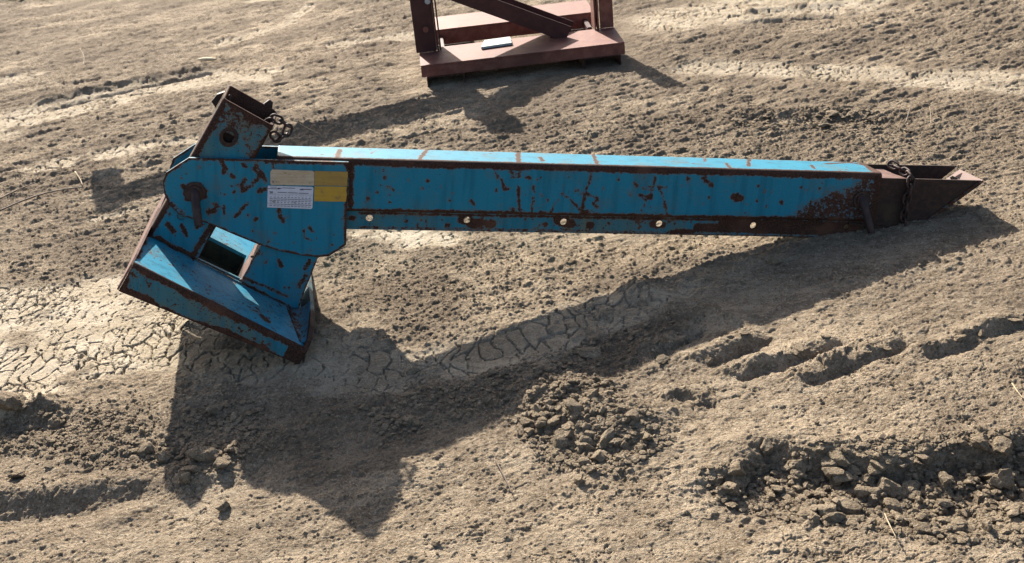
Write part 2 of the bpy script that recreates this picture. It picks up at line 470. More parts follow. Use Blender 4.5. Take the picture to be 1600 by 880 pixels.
LUGS = [((1020, 560), (1095, 522)), ((1115, 570), (1200, 536)), ((1222, 580), (1312, 541)), ((1330, 576), (1415, 545)), ((1455, 560), (1530, 537)), ((1548, 527), (1612, 510)),
        ((1065, 622), (1115, 634)), ((1160, 594), (1205, 579)), ((1268, 600), (1316, 583))]
def height(X, Y):
    """height, clay, damp of the ground"""
    x = X; y = Y
    al = x * tdir[0] + y * tdir[1]; ac = -x * tdir[1] + y * tdir[0]
    warp = (fbm(x * 5, y * 5, 40, 4) * 0.16).astype(np.float32)
    clay = area_mask(x, y, clay_areas, warp)
    clay = clay * sstep(-0.24, 0.0, fbm(x * 9, y * 9, 77, 4) + 0.10)
    strip = 1 - sstep(-0.02, 0.06, poly_sd(x, y, G(clay_areas[1][1])))
    peb = area_mask(x, y, pebble_areas, warp)
    peb = np.maximum(peb, 0.4 * sstep(0.1, 0.24, fbm(x * 1.9, y * 1.9, 5, 4)))
    peb = peb * (1 - 0.9 * clay)
    h = fbm(x * 0.8, y * 0.8, 1, 3) * 0.03
    # streaks left by tyres and the scraped, flaky crust between them
    h = h + fbm(al * 2.2, ac * 9, 9, 4) * 0.013 * (1 - 0.7 * clay)
    h = h + fbm(x * 13, y * 13, 21, 5, 0.62) * 0.0085 * (1 - 0.8 * clay)
    far = sstep(3.2, 4.5, y)
    fl = ridged(al * 11, ac * 30, 31, 4)
    h = h + (fl - 0.55) * (0.003 + 0.012 * far) * (1 - 0.8 * clay)
    h = h + far * (1 - 0.8 * clay) * (ridged(al * 20, ac * 60, 36, 4) - 0.5) * 0.010
    # crust flakes: little terraces
    w1, w2, wid = worley(x * 17 + fbm(x * 14, y * 14, 3, 3) * 1.8, y * 17 + fbm(x * 14, y * 14, 4, 3) * 1.8, 50)
    crust = (1 - clay) * (1 - 0.7 * peb)
    h = h + crust * ((wid - 0.5) * 0.0038 * sstep(0.0, 0.25, fbm(x * 2.5, y * 2.5, 56, 3)) - 0.0045 * np.exp(-((w2 - w1) / 0.035) ** 2) * sstep(0.0, 0.12, fbm(x * 5, y * 5, 58, 3)))
    q1 = sstep(-0.05, 0.2, fbm(x * 1.4, y * 1.4, 62, 4))
    # small relief
    h = h + (ridged(x * 75, y * 75, 61, 4) - 0.55) * (0.0026 + 0.003 * q1) * (1 - 0.85 * clay)
    # flaking skin of the mud: thin plates with ragged outlines
    q0 = sstep(-0.25, 0.1, fbm(x * 1.7, y * 1.7, 141, 3))
    for fx, fy, lev, hh_, sd_ in ((9, 13, 0.02, 0.0020, 142), (20, 26, 0.07, 0.0015, 143), (20, 26, -0.08, 0.0013, 144), (42, 50, 0.06, 0.0012, 145), (42, 50, -0.1, 0.001, 146)):
        nn = fbm(al * fx * (1 - 0.45 * far), ac * fy * (1 + 0.5 * far), sd_, 5, 0.62)
        h = h + hh_ * (0.25 + 0.9 * q0 + 0.7 * far) * (1 - 0.75 * clay) * sstep(lev - 0.018, lev + 0.018, nn)
    # small deep pits
    pt = fbm(al * 38, ac * 52, 151, 3, 0.6)
    h = h - 0.0022 * (1 - 0.85 * clay) * sstep(0.21, 0.28, pt)
    # hairline cracks of the compacted crust
    k1, k2, kid = worley(x * 9 + fbm(x * 12, y * 12, 152, 4) * 1.6, y * 9 + fbm(x * 12, y * 12, 153, 4) * 1.6, 154)
    h = h - 0.004 * (1 - sstep(0.006, 0.024, k2 - k1)) * sstep(0.0, 0.14, fbm(x * 3.5, y * 3.5, 155, 4)) * (1 - clay)
    # grit and stones
    p1 = pebbles(x * 105, y * 105, 100, 0.03 + 0.70 * peb) / 105
    p2 = pebbles(x * 52 + 3.3, y * 52, 200, 0.001 + 0.5 * peb) / 52
    p3 = pebbles(x * 26 + 1.3, y * 26 + 7, 300, 0.16 * peb) / 26
    keep = 1 - 0.92 * clay
    stones = np.maximum(np.maximum(p1 * 0.9, p2 * 0.7), p3 * 0.5) * keep
    h = h + stones
    # cracks of the dried clay
    wx = fbm(x * 7, y * 7, 71, 4) * 0.10; wy = fbm(x * 7, y * 7, 72, 4) * 0.10
    f1, f2, cid = worley((x + wx) * 28, (y + wy) * 11, 81)
    g1, g2, gid = worley((x + wx * .6) * 52, (y + wy * .6) * 27, 91)
    cw = 0.022 + 0.07 * sstep(-0.12, 0.25, fbm(x * 6, y * 6, 73, 3))
    c1 = (1 - sstep(cw * 0.3, cw, f2 - f1)) * sstep(-0.16, 0.02, fbm(x * 10, y * 5, 75, 3) + 0.2)
    c2 = (1 - sstep(0.02, 0.09, g2 - g1)) * sstep(0.0, 0.16, fbm(x * 8, y * 8, 74, 3))
    crack = np.maximum(c1, 0.6 * c2) * sstep(0.35, 0.7, clay)
    h = h - crack * 0.018 * (1 - 0.5 * strip) + (cid - 0.5) * 0.0025 * clay + fbm(x * 24, y * 24, 76, 4) * 0.006 * clay
    # tyre lug dents with a raised, crumbling lip on the sunny side
    lx, ly = SUN[0] / math.hypot(SUN[0], SUN[1]), SUN[1] / math.hypot(SUN[0], SUN[1])
    rough = fbm(x * 26, y * 26, 15, 5, 0.65) * 0.03
    for p, q in LUGS:
        g = G([p, q])
        d = seg_dist(x, y, g) + rough
        d2 = seg_dist(x, y, [(a + lx * 0.04 - 0.02, b + ly * 0.04) for a, b in g]) + rough
        h = h - 0.015 * np.exp(-(d / 0.014) ** 2) * (0.9 + 1.2 * np.clip(fbm(x * 16, y * 16, 157, 3), -0.3, 0.4)) + 0.012 * np.exp(-(d2 / 0.026) ** 2) * (1 + 1.2 * (wid - 0.5))
    # ruts and lumps at lower left
    for pts, dep, w in (([(-80, 800), (60, 800), (150, 792), (240, 770)], -0.022, 0.05), ([(-80, 768), (40, 770), (130, 762), (210, 752)], 0.02, 0.04),
                        ([(-60, 650), (30, 640), (70, 632)], 0.03, 0.04), ([(-60, 672), (40, 668), (90, 660)], -0.02, 0.04),
                        ([(180, 800), (330, 740)], 0.012, 0.05), ([(300, 730), (420, 700), (520, 660)], 0.014, 0.06),
                        ([(80, 172), (200, 143), (330, 115)], -0.018, 0.018), ([(70, 160), (200, 131), (320, 106)], 0.02, 0.05),
                        ([(1000, 455), (1060, 490), (1140, 500)], 0.03, 0.05), ([(620, 640), (800, 590)], 0.012, 0.08),
                        ([(1170, 38), (1300, 26)], -0.025, 0.03), ([(1170, 20), (1300, 6)], 0.015, 0.04),
                        ([(1070, 95), (1220, 103), (1290, 108), (1600, 122)], 0.010, 0.06),
                        ([(1180, 190), (1290, 188), (1390, 190)], -0.012, 0.04), ([(1160, 178), (1290, 172), (1390, 176)], 0.010, 0.05)):
        d = seg_dist(x, y, G(pts)) + rough * 0.8
        h = h + dep * np.exp(-(d / w) ** 2)
    # heap of loose earth in the middle
    hp = gp(885, 628)[:2]
    d = np.hypot((x - hp[0]) / 1.0, (y - hp[1]) / 1.0) + rough
    h = h + 0.042 * (1 - sstep(0.0, 0.16, d)) * (1 + 1.5 * fbm(x * 14, y * 14, 156, 3))
    hp2 = gp(960, 660)[:2]
    d = np.hypot((x - hp2[0]) / 1.3, (y - hp2[1])) + rough
    h = h + 0.03 * (1 - sstep(0.02, 0.13, d))
    # broken bank at lower right: the ground steps down towards the viewer
    edge = G([(1040, 742), (1110, 728), (1180, 706), (1270, 698), (1350, 712), (1420, 716), (1500, 698), (1560, 690), (1640, 678), (1800, 660)])
    ex = np.array([e[0] for e in edge]); ey = np.array([e[1] for e in edge])
    ye = np.interp(x, ex, ey) + fbm(x * 9, y * 9, 33, 4) * 0.07
    on = sstep(ex[0] - 0.02, ex[2], x)
    low = on * sstep(0.0, 0.06, ye - y + fbm(x * 30, y * 30, 34, 3) * 0.05)
    back = sstep(0.10, 0.32, ye - y)
    lipn = np.exp(-((y - ye - 0.03) / 0.05) ** 2) * on
    h = h - 0.045 * low * (1 - 0.8 * back) + 0.012 * lipn
    dark_soil = np.clip(0.75 * low * (1 - back) + 0.7 * np.exp(-(np.hypot(x - hp[0], y - hp[1]) / 0.13) ** 2), 0, 1)
    dark_soil = np.maximum(dark_soil, 0.9 * peb * sstep(-0.2, 0.15, fbm(x * 3, y * 3, 55, 3)))
    dark_soil = np.maximum(dark_soil, 0.6 * (1 - clay) * sstep(0.05, 0.2, fbm(al * 1.3, ac * 2.6, 59, 4)))
    dark_soil = np.maximum(dark_soil, ((0.10 + 0.85 * far) * (1 - clay) * sstep(-0.2, 0.14, fbm(al * 3, ac * 8, 57, 4))))  # far soil coloured darker, in streaks along the tracks
    # dug-up clods crumble too
    cl = np.clip(low * (1 - back), 0, 1)
    h = h + cl * np.maximum(pebbles(x * 22, y * 22, 400, 0.85) / 22, pebbles(x * 34, y * 34, 410, 0.9) / 34) * 1.1
    hh = np.clip(1 - np.hypot(x - hp[0], (y - hp[1])) / 0.2, 0, 1)
    h = h + hh ** 0.6 * np.maximum(pebbles(x * 30, y * 30, 420, 0.8) / 30, pebbles(x * 50, y * 50, 430, 0.8) / 50) * 0.9
    # level footing under the red stand
    fd = poly_sd(x, y, [(-0.36, 5.10), (0.66, 5.16), (0.66, 5.95), (-0.36, 5.9)])
    k = 1 - sstep(0.0, 0.2, fd)
    h = h * (1 - 0.45 * k) - 0.008 * k
    # soil pushed up where the base corner and the tip bear on the ground
    for cx, cy, am, wd_ in ((gp(466, 566)[0], gp(466, 566)[1], 0.010, 0.06), (gp(1432, 352)[0], gp(1432, 352)[1], 0.006, 0.05)):
        dd = np.hypot(x - cx, y - cy) + rough * 0.6
        h = h + am * np.exp(-((dd - 0.02) / wd_) ** 2)
    return h.astype(np.float32), (clay * (1 - 0.7 * strip) * (1 - 0.4 * far)).astype(np.float32), dark_soil.astype(np.float32)

shape = XX.shape
H, CL, DM = height(XX.ravel(), YY.ravel())
dist = np.hypot(XX.ravel(), YY.ravel())
H = H * (1 - sstep(12, 30, dist))
V = np.stack([XX.ravel(), YY.ravel(), H], 1)
R_, C_ = shape
i0 = (np.arange(R_ - 1)[:, None] * C_ + np.arange(C_ - 1)[None, :]).ravel()
FQ = np.stack([i0, i0 + 1, i0 + C_ + 1, i0 + C_], 1)
gme = mesh_np('ground', V, FQ, smooth=True)
set_attr(gme, 'clay', CL); set_attr(gme, 'dark_soil', DM)
ground = tag(link('ground', gme, M['soil']), kind='structure')

def gz(x, y):                              # height of the built ground sheet at one place
    j = int(np.clip(np.searchsorted(YS, y) - 1, 0, R_ - 2))
    t = x / max(y, 1.3)
    i = int(np.clip(np.searchsorted(TS, t) - 1, 0, C_ - 2))
    return float(V[j * C_ + i, 2])
def gz_many(x, y):
    j = np.clip(np.searchsorted(YS, y) - 1, 0, R_ - 2)
    t = x / np.maximum(y, 1.3)
    i = np.clip(np.searchsorted(TS, t) - 1, 0, C_ - 2)
    return V[j * C_ + i, 2]

# ------------------------------------------------------------------ loose earth: clods and crumbs
def ico(sub):
    bm = bmesh.new()
    bmesh.ops.create_icosphere(bm, subdivisions=sub, radius=1.0)
    v = np.array([q.co[:] for q in bm.verts]); f = np.array([[q.index for q in p.verts] for p in bm.faces])
    bm.free()
    return v, f
def clod_shape(sub, seed):
    r = np.random.default_rng(seed)
    v, f = ico(sub)
    v = v.copy()
    # chop by random planes: a broken, angular lump
    for _ in range(14):
        nrm = r.normal(size=3); nrm /= np.linalg.norm(nrm)
        off = r.uniform(0.48, 0.85)
        d = v @ nrm - off
        v = v - np.maximum(d, 0)[:, None] * nrm
    k = r.uniform(0, 6, size=(4, 3)); 
    for q, amp, fr in ((0, 0.09, 3.1), (1, 0.05, 7.3), (2, 0.045, 15)):
        n = np.sin(v[:, 0] * fr + k[q, 0] + 1.7 * np.sin(v[:, 1] * fr * 0.8 + k[q, 1])) * np.sin(v[:, 2] * fr + k[q, 2])
        v = v * (1 + amp * n[:, None])
    v = v * np.array([1, r.uniform(0.6, 0.95), r.uniform(0.6, 0.9)])
    return v, f
def rot_z(v, a):
    c, s = math.cos(a), math.sin(a)
    return np.stack([v[:, 0] * c - v[:, 1] * s, v[:, 0] * s + v[:, 1] * c, v[:, 2]], 1)

clod_meshes = []
for k in range(10):
    v, f = clod_shape(3, 500 + k)
    me = mesh_np('clod', v, f, smooth=False)
    me.materials.append(M['clod'])
    clod_meshes.append(me)
def put_clod(px, py, rad, label, group=None, flat=1.0, z0=None, sink=0.25, name='earth_clod'):
    g = gp(px, py)
    z = gz(g[0], g[1]) if z0 is None else z0
    g = gp(px, py, z)
    o = bpy.data.objects.new(name, random.choice(clod_meshes))
    COL.objects.link(o)
    o.location = (g[0], g[1], gz(g[0], g[1]) + rad * flat * (0.65 - sink) )
    o.rotation_euler = (random.uniform(-.4, .4), random.uniform(-.4, .4), random.uniform(0, 6.28))
    s = rad
    o.scale = (s * random.uniform(.85, 1.15), s * random.uniform(.8, 1.1), s * flat * random.uniform(.85, 1.1))
    tag(o, label, 'clod', group)
    return o
# single lumps that can be told apart
for px, py, rad, fl, lab in [
    (644, 584, 0.021, 0.9, 'single grey clod lying in the shadow below the right end of the base'),
    (925, 556, 0.05, 0.25, 'broad flat slab of dried clay at the near edge of the boom shadow'),
    (1037, 565, 0.026, 0.4, 'pale flat flake of clay beside the tyre lug dents'),
    (905, 752, 0.022, 0.9, 'lone dark lump standing in front of the central earth heap'),
    (1128, 768, 0.026, 0.8, 'rounded pale clod left of the broken bank'),
    (1150, 746, 0.030, 0.8, 'big brown clod half buried at the left end of the broken bank'),
    (1143, 792, 0.016, 0.6, 'small flat stone in front of the left end of the broken bank'),
    (228, 705, 0.026, 0.75, 'angular clod at the left edge of the big shadow, upper one of a pair'),
    (255, 717, 0.028, 0.7, 'angular clod at the left edge of the big shadow, lower one of a pair'),
    (318, 716, 0.036, 0.6, 'large rounded clod inside the shadow of the base'),
    (346, 724, 0.022, 0.8, 'pointed clod touching the large rounded clod in the shadow'),
    (350, 796, 0.022, 0.8, 'dark crumbly lump on sunlit ground below the left lobe of the shadow'),
    (683, 852, 0.013, 0.8, 'small pale lump on bare ground at the bottom edge of the picture'),
    (1213, 412, 0.022, 0.7, 'dark clod lying in the shadow under the tip of the boom'),
    (1310, 436, 0.018, 0.6, 'small dark clod near the lower edge of the tip shadow'),
    (1065, 233, 0.020, 0.7, 'dark clod on the ground just behind the middle of the boom'),
    (1420, 206, 0.026, 0.6, 'dark clod right of the shelly hollow behind the boom'),
    (1010, 435, 0.012, 0.7, 'little pale clod at the far edge of the boom shadow'),
    (30, 745, 0.03, 0.7, 'brown lump at the left border above the rut'),
    (20, 640, 0.045, 0.7, 'large weathered clod at the left border of the picture'),
    (76, 730, 0.016, 0.4, 'pale flat chip of clay near the lower left rut'),
]:
    put_clod(px, py, rad, lab, flat=fl)
def scatter(n, poly, rlo, rhi, label, group, power=2.0, flat=(0.6, 0.95)):
    xs = [p[0] for p in poly]; ys = [p[1] for p in poly]
    k = 0; guard = 0
    while k < n and guard < n * 30:
        guard += 1
        px = random.uniform(min(xs), max(xs)); py = random.uniform(min(ys), max(ys))
        if not in_poly(np.array([px]), np.array([py]), poly)[0]: continue
        rad = rlo + (rhi - rlo) * random.random() ** power
        size = 'large ' if rad > rlo + 0.55 * (rhi - rlo) else ('small ' if rad < rlo + 0.2 * (rhi - rlo) else 'middling ')
        put_clod(px, py, rad, size + label, group, flat=random.uniform(*flat), sink=random.uniform(0.15, 0.4))
        k += 1
scatter(135, [(1100, 742), (1190, 715), (1270, 705), (1360, 720), (1500, 708), (1600, 690), (1640, 690), (1640, 845), (1560, 850), (1470, 838), (1250, 806), (1120, 772)],
        0.008, 0.033, 'grey brown clod tumbled at the foot of the broken bank', 'clods below the broken bank', 1.6)
scatter(80, [(830, 640), (860, 600), (930, 610), (990, 640), (1040, 680), (980, 720), (930, 740), (870, 720), (820, 680)],
        0.007, 0.027, 'crumbly clod in the central heap of loose earth', 'clods of the central heap', 1.8)
scatter(46, [(560, 640), (740, 590), (850, 560), (980, 515), (1060, 500), (1010, 540), (900, 590), (760, 640), (600, 680)],
        0.007, 0.020, 'loose clod strewn along the boom shadow', 'clods in the boom shadow', 2.0)
scatter(34, [(290, 640), (380, 640), (420, 690), (380, 730), (290, 750), (262, 700)],
        0.007, 0.022, 'loose clod inside the shadow of the base', 'clods in the base shadow', 2.0)
for p, q in LUGS[:6]:
    for _ in range(3):
        t = random.random()
        put_clod(p[0] + (q[0] - p[0]) * t - random.uniform(8, 22), p[1] + (q[1] - p[1]) * t - random.uniform(10, 20), random.uniform(0.012, 0.024),
                 'flat broken crust lifted along the edge of a tyre lug print', 'crusts along the tyre prints', flat=random.uniform(0.3, 0.5), sink=0.35)
scatter(24, [(1130, 182), (1290, 172), (1390, 182), (1370, 200), (1250, 205), (1150, 200)],
        0.012, 0.034, 'thin dark flake of dried mud in the hollow behind the boom', 'mud flakes behind the boom', 1.2, (0.25, 0.5))

# crumbs: far too many to count, one object
small = [clod_shape(1, 900 + k) for k in range(8)]
def crumbs():
    vs = []; fs = []; base = 0
    N = 70000
    # even over the picture, denser where the soil is pebbly
    px = rng.uniform(-120, 1720, N); py = rng.uniform(-40, 960, N)
    r = FW[None] + RT[None] * ((px - 800) / F_PX)[:, None] - UP[None] * ((py - 440) / F_PX)[:, None]
    t = -CAM_H / r[:, 2]
    x = r[:, 0] * t; y = r[:, 1] * t
    warp = fbm(x * 5, y * 5, 40, 4) * 0.16
    cl = area_mask(x, y, clay_areas, warp); pb = area_mask(x, y, pebble_areas, warp)
    dens = 0.025 + 0.75 * pb + 0.2 * sstep(0.08, 0.25, fbm(x * 2.2, y * 2.2, 7, 4))
    edge_low = in_poly(px, py, [(1090, 735), (1270, 700), (1600, 680), (1660, 690), (1660, 860), (1450, 835), (1250, 805), (1120, 775)])
    heap = in_poly(px, py, [(800, 660), (850, 600), (950, 600), (1060, 690), (960, 745), (850, 730)])
    dens = np.maximum(dens, 0.95 * (edge_low | heap))
    keep = rng.random(N) < dens * (1 - 0.93 * cl)
    x, y, t, edge_low, heap = x[keep], y[keep], t[keep], edge_low[keep], heap[keep]
    # extra lumps packed into the bank, the heap and the shadowed strip
    ex = []
    for poly, cnt in (([(1090, 735), (1270, 700), (1600, 680), (1700, 680), (1700, 850), (1450, 835), (1250, 805), (1120, 775)], 5200),
                      ([(800, 660), (850, 600), (950, 600), (1060, 690), (960, 745), (850, 730)], 2400),
                      ([(560, 640), (740, 590), (850, 560), (980, 515), (1080, 495), (1010, 545), (900, 590), (760, 640), (600, 690)], 1500),
                      ([(290, 640), (400, 630), (440, 690), (380, 730), (290, 760), (255, 700)], 700),
                      ([(0, 640), (200, 640), (260, 700), (200, 740), (0, 700)], 900),
                      ([(1130, 178), (1290, 168), (1400, 180), (1370, 205), (1250, 208), (1150, 202)], 700)):
        bx = rng.uniform(min(p[0] for p in poly), max(p[0] for p in poly), cnt * 2); by = rng.uniform(min(p[1] for p in poly), max(p[1] for p in poly), cnt * 2)
        ok = in_poly(bx, by, poly)
        ex.append(np.stack([bx[ok], by[ok]], 1)[:cnt])
    ex = np.concatenate(ex)
    r2 = FW[None] + RT[None] * ((ex[:, 0] - 800) / F_PX)[:, None] - UP[None] * ((ex[:, 1] - 440) / F_PX)[:, None]
    t2 = -CAM_H / r2[:, 2]
    nx = len(x)
    x = np.concatenate([x, r2[:, 0] * t2]); y = np.concatenate([y, r2[:, 1] * t2]); t = np.concatenate([t, t2])
    edge_low = np.concatenate([edge_low, np.zeros(len(t2), bool)]); heap = np.concatenate([heap, np.zeros(len(t2), bool)])
    z = gz_many(x, y)
    depth = t
    rad = 0.0018 + 0.0078 * rng.random(len(x)) ** 4.5
    rad = np.maximum(rad, depth * 0.00045) * np.where(edge_low | heap, 1.35, 1.0)
    rad[nx:] = 0.0035 + 0.011 * rng.random(len(x) - nx) ** 2.2
    for k in range(len(x)):
        v, f = small[k % 8]
        a = rng.uniform(0, 6.28)
        w = rot_z(v, a) * rad[k]
        w[:, 2] *= rng.uniform(0.5, 0.95)
        vs.append(w + np.array([x[k], y[k], z[k] + rad[k] * 0.12])); fs.append(f + base); base += len(v)
    me = mesh_np('soil_crumbs', np.concatenate(vs), np.concatenate(fs), smooth=False)
    tag(link('soil_crumbs', me, M['clod']), 'fine crumbs and grit of dry earth strewn over the ground', 'soil crumbs', kind='stuff')
crumbs()

# ------------------------------------------------------------------ tubes for pins, links, stems
def tube_mesh(name, path, rad, seg=10, closed=False, caps=True):
    P = np.array(path, float); n = len(P)
    rads = np.full(n, rad) if np.isscalar(rad) else np.array(rad, float)
    T = np.zeros_like(P)
    for i in range(n):
        a = P[(i - 1) % n] if closed or i > 0 else P[i]
        b = P[(i + 1) % n] if closed or i < n - 1 else P[i]
        T[i] = (b - a) / (np.linalg.norm(b - a) + 1e-12)
    ref = np.array([0, 0, 1.0]) if abs(T[0][2]) < 0.9 else np.array([1.0, 0, 0])
    N0 = np.cross(T[0], ref); N0 /= np.linalg.norm(N0)
    vs = []
    for i in range(n):
        N0 = N0 - T[i] * (N0 @ T[i]); N0 /= np.linalg.norm(N0)
        Bn = np.cross(T[i], N0)
        for k in range(seg):
            th = 2 * math.pi * k / seg
            vs.append(P[i] + rads[i] * (math.cos(th) * N0 + math.sin(th) * Bn))
    fs = []
    for i in range(n if closed else n - 1):
        j = (i + 1) % n
        for k in range(seg):
            k2 = (k + 1) % seg
            fs.append((i * seg + k, i * seg + k2, j * seg + k2, j * seg + k))
    if caps and not closed:
        fs.append(tuple(range(seg))[::-1]); fs.append(tuple((n - 1) * seg + k for k in range(seg)))
    me = bpy.data.meshes.new(name)
    me.from_pydata([tuple(v) for v in vs], [], fs)
    for p in me.polygons: p.use_smooth = len(p.vertices) == 4
    me.update()
    return me
def smooth_path(pts, k=6):
    P = [np.array(p, float) for p in pts]
    P = [2 * P[0] - P[1]] + P + [2 * P[-1] - P[-2]]
    out = []
    for i in range(1, len(P) - 2):
        for s in range(k):
            t = s / k
            out.append(0.5 * (2 * P[i] + (P[i + 1] - P[i - 1]) * t + (2 * P[i - 1] - 5 * P[i] + 4 * P[i + 1] - P[i + 2]) * t * t
                              + (3 * P[i] - P[i - 1] - 3 * P[i + 1] + P[i + 2]) * t ** 3))
    out.append(P[-2])
    return out

# ------------------------------------------------------------------ THE BOOM ATTACHMENT
PW = 545.0                                       # picture units per metre on the boom
WD = 0.1536                                      # tube width
HT = 0.153                                       # tube height
WA = np.array([0.8789, -0.4770]); VA = np.array([0.4770, 0.8789]); WQ = np.array([-0.5, -0.07])
def wv(w, v): return WQ + WA * w + VA * v         # post frame (w across, v along the post) -> (a, u)
def to_wv(q): q = np.asarray(q) - WQ; return np.array([q @ WA, q @ VA])
BASE = np.array([*wv(0.45, -0.085), 0.24])        # where the base corner stands on the ground
base_w = BO + BA * BASE[0] + BU * BASE[1] + BN * BASE[2]
mw = Matrix.Identity(4)
for i in range(3):
    mw[i][0], mw[i][1], mw[i][2], mw[i][3] = BA[i], BU[i], BN[i], base_w[i]
boom = empty('boom_attachment', mw)
tag(boom, 'long blue painted steel boom attachment with rust patches lying on the bare ground', 'boom attachment')

def finish(bm, name, mat, rust=None, cell=0.008, parent=None, axes=(0, 1), edge_rust=0.0, edges3=None, smooth=False):
    """cut the mesh into small cells so that the rust attribute can follow it, then link it under the boom"""
    if rust is not None or edge_rust:
        for ax in axes:
            cs = [v.co[ax] for v in bm.verts]
            lo, hi = min(cs), max(cs)
            k = int((hi - lo) / cell)
            for i in range(1, k):
                p = Vector((0, 0, 0)); p[ax] = lo + (hi - lo) * i / k
                nn = Vector((0, 0, 0)); nn[ax] = 1
                bmesh.ops.bisect_plane(bm, geom=bm.verts[:] + bm.edges[:] + bm.faces[:], dist=1e-6, plane_co=p, plane_no=nn)
    bmesh.ops.recalc_face_normals(bm, faces=bm.faces)
    co = np.array([v.co[:] for v in bm.verts])
    val = np.full(len(co), -0.05)
    if edge_rust and edges3:
        for p, q in edges3:
            p = np.array(p); q = np.array(q); d = q - p
            t = np.clip(((co - p) @ d) / (d @ d + 1e-12), 0, 1)
            val = np.maximum(val, edge_rust - np.linalg.norm(co - p - t[:, None] * d, axis=1))
    if rust is not None:
        val = np.maximum(val, rust(co))
    for v in bm.verts:
        v.co = v.co - Vector(BASE)
    me = bpy.data.meshes.new(name)
    bm.to_mesh(me); bm.free()
    if smooth:
        for p in me.polygons: p.use_smooth = True
    set_attr(me, 'rust', val)
    return link(name, me, mat, parent or boom)

def plate_bm(poly, holes, n0, n1, conv=None):
    """extruded flat plate: poly and holes in 2D, thickness n0..n1; conv turns (x, y, n) into boom space"""
    conv = conv or (lambda x, y, n: (x, y, n))
    loops = [poly] + list(holes)
    flat = [p for l in loops for p in l]
    tris = tessellate_polygon([[Vector((p[0], p[1], 0)) for p in l] for l in loops])
    bm = bmesh.new()
    A = [bm.verts.new(conv(p[0], p[1], n1)) for p in flat]
    B = [bm.verts.new(conv(p[0], p[1], n0)) for p in flat]
    for t in tris:
        try:
            bm.faces.new([A[i] for i in t]); bm.faces.new([B[i] for i in reversed(t)])
        except ValueError:
            pass
    k = 0
    for l in loops:
        n = len(l)
        for i in range(n):
            a, b = k + i, k + (i + 1) % n
            bm.faces.new([A[a], A[b], B[b], B[a]])
        k += n
    return bm
def outline3(poly, n, conv=None):
    conv = conv or (lambda x, y, n: (x, y, n))
    return [(conv(*poly[i], n), conv(*poly[(i + 1) % len(poly)], n)) for i in range(len(poly))]
def circle(cx, cy, r, k=14):
    return [(cx + r * math.cos(2 * math.pi * i / k), cy + r * math.sin(2 * math.pi * i / k)) for i in range(k)]
def strokes_n(lst, n, tol=0.02):
    """rust strokes given as picture positions on the plane n"""
    S = [([tuple(on_n(*p, n)) for p in pts], r / PW * 0.8) for pts, r in lst]
    def f(co):
        val = np.full(len(co), -0.05)
        near = np.abs(co[:, 2] - n) < tol
        for pts, r in S:
            d = seg_dist(co[:, 0], co[:, 1], pts)
            val = np.maximum(val, np.where(near, r - d, -0.05))
        return val
    return f
wvc = lambda x, y, n: (*wv(x, y), n)

# --- side plates (near one carries the stickers)
side_poly = [(-0.433, 0.146), (-0.493, 0.104), (-0.503, 0.077), (-0.500, 0.045), (-0.487, 0.012), (-0.462, -0.012), (-0.430, -0.024), (-0.382, -0.038),
             (-0.315, -0.068), (-0.248, -0.096), (-0.190, -0.114), (-0.130, -0.126), (-0.085, -0.130), (-0.055, -0.127), (-0.008, -0.092), (-0.006, 0.146)]
side_strokes = [
    ([(380.5, 300), (392, 290), (403.6, 278), (407.7, 267), (412, 276), (414.5, 284)], 3.0), ([(379, 300), (377.7, 289), (383, 280)], 3.4),
    ([(368, 339), (376, 330), (386, 319)], 2.6), ([(350.5, 322), (350.5, 335)], 2.0), ([(436, 327), (438, 338), (443, 346)], 3.4),
    ([(401, 256), (398, 267)], 3.0), ([(427, 251), (427, 264)], 2.2), ([(361, 273), (366, 277)], 3.2), ([(388, 337)], 2.4), ([(399.5, 343)], 3.6),
    ([(325, 330), (334, 331)], 5), ([(288, 291), (292, 303), (294, 311)], 5.5), ([(300, 288), (312, 290), (320, 298), (320, 308)], 4.0),
    ([(475, 360), (476, 371), (486, 376)], 1.4), ([(482, 355), (490, 362)], 2.0), ([(429, 365)], 2), ([(458, 380)], 2), ([(450, 340)], 1.6),
    ([(415, 254), (470, 254), (520, 256)], 2.2), ([(543, 258), (543, 300), (540, 340), (541, 375)], 3.4), ([(417, 296), (408, 296), (404, 300)], 3.5),
    ([(300, 345), (340, 358), (405, 385), (470, 401)], 2.2), ([(345, 252), (352, 262), (349, 270)], 4), ([(336, 318), (340, 324)], 3), ([(265, 316), (290, 336)], 2),
    ([(381, 258), (384, 262)], 3), ([(366, 300)], 2.6), ([(372, 289)], 2), ([(311, 262)], 2.4), ([(285, 278)], 2.4), ([(276, 262), (280, 258)], 2), ([(519, 383)], 2), ([(330, 340)], 3),
    ([(490, 318)], 2), ([(460, 395)], 2), ([(498, 392)], 2), ([(395, 361)], 1.8), ([(420, 377)], 1.8), ([(351, 305)], 1.8)]
side_r = strokes_n(side_strokes, 0.013)
far_poly2 = [(a, u + (0.045 if u < -0.03 and a < -0.1 else 0.0)) for a, u in side_poly]  # far plate's lower edge raised to let a sun sliver reach the shelf
def side(n0, n1, rust):
    side_poly = globals()['side_poly'] if n1 > 0 else far_poly2
    bm = plate_bm(side_poly, [circle(-0.413, 0.052, 0.017)], n0, n1)
    return finish(bm, 'side_plate', M['blue'], rust, 0.007, edge_rust=0.0045, edges3=outline3(side_poly, n1))
near_side = side(0.001, 0.013, side_r)
far_side = side(-WD - 0.013, -WD - 0.001, None)

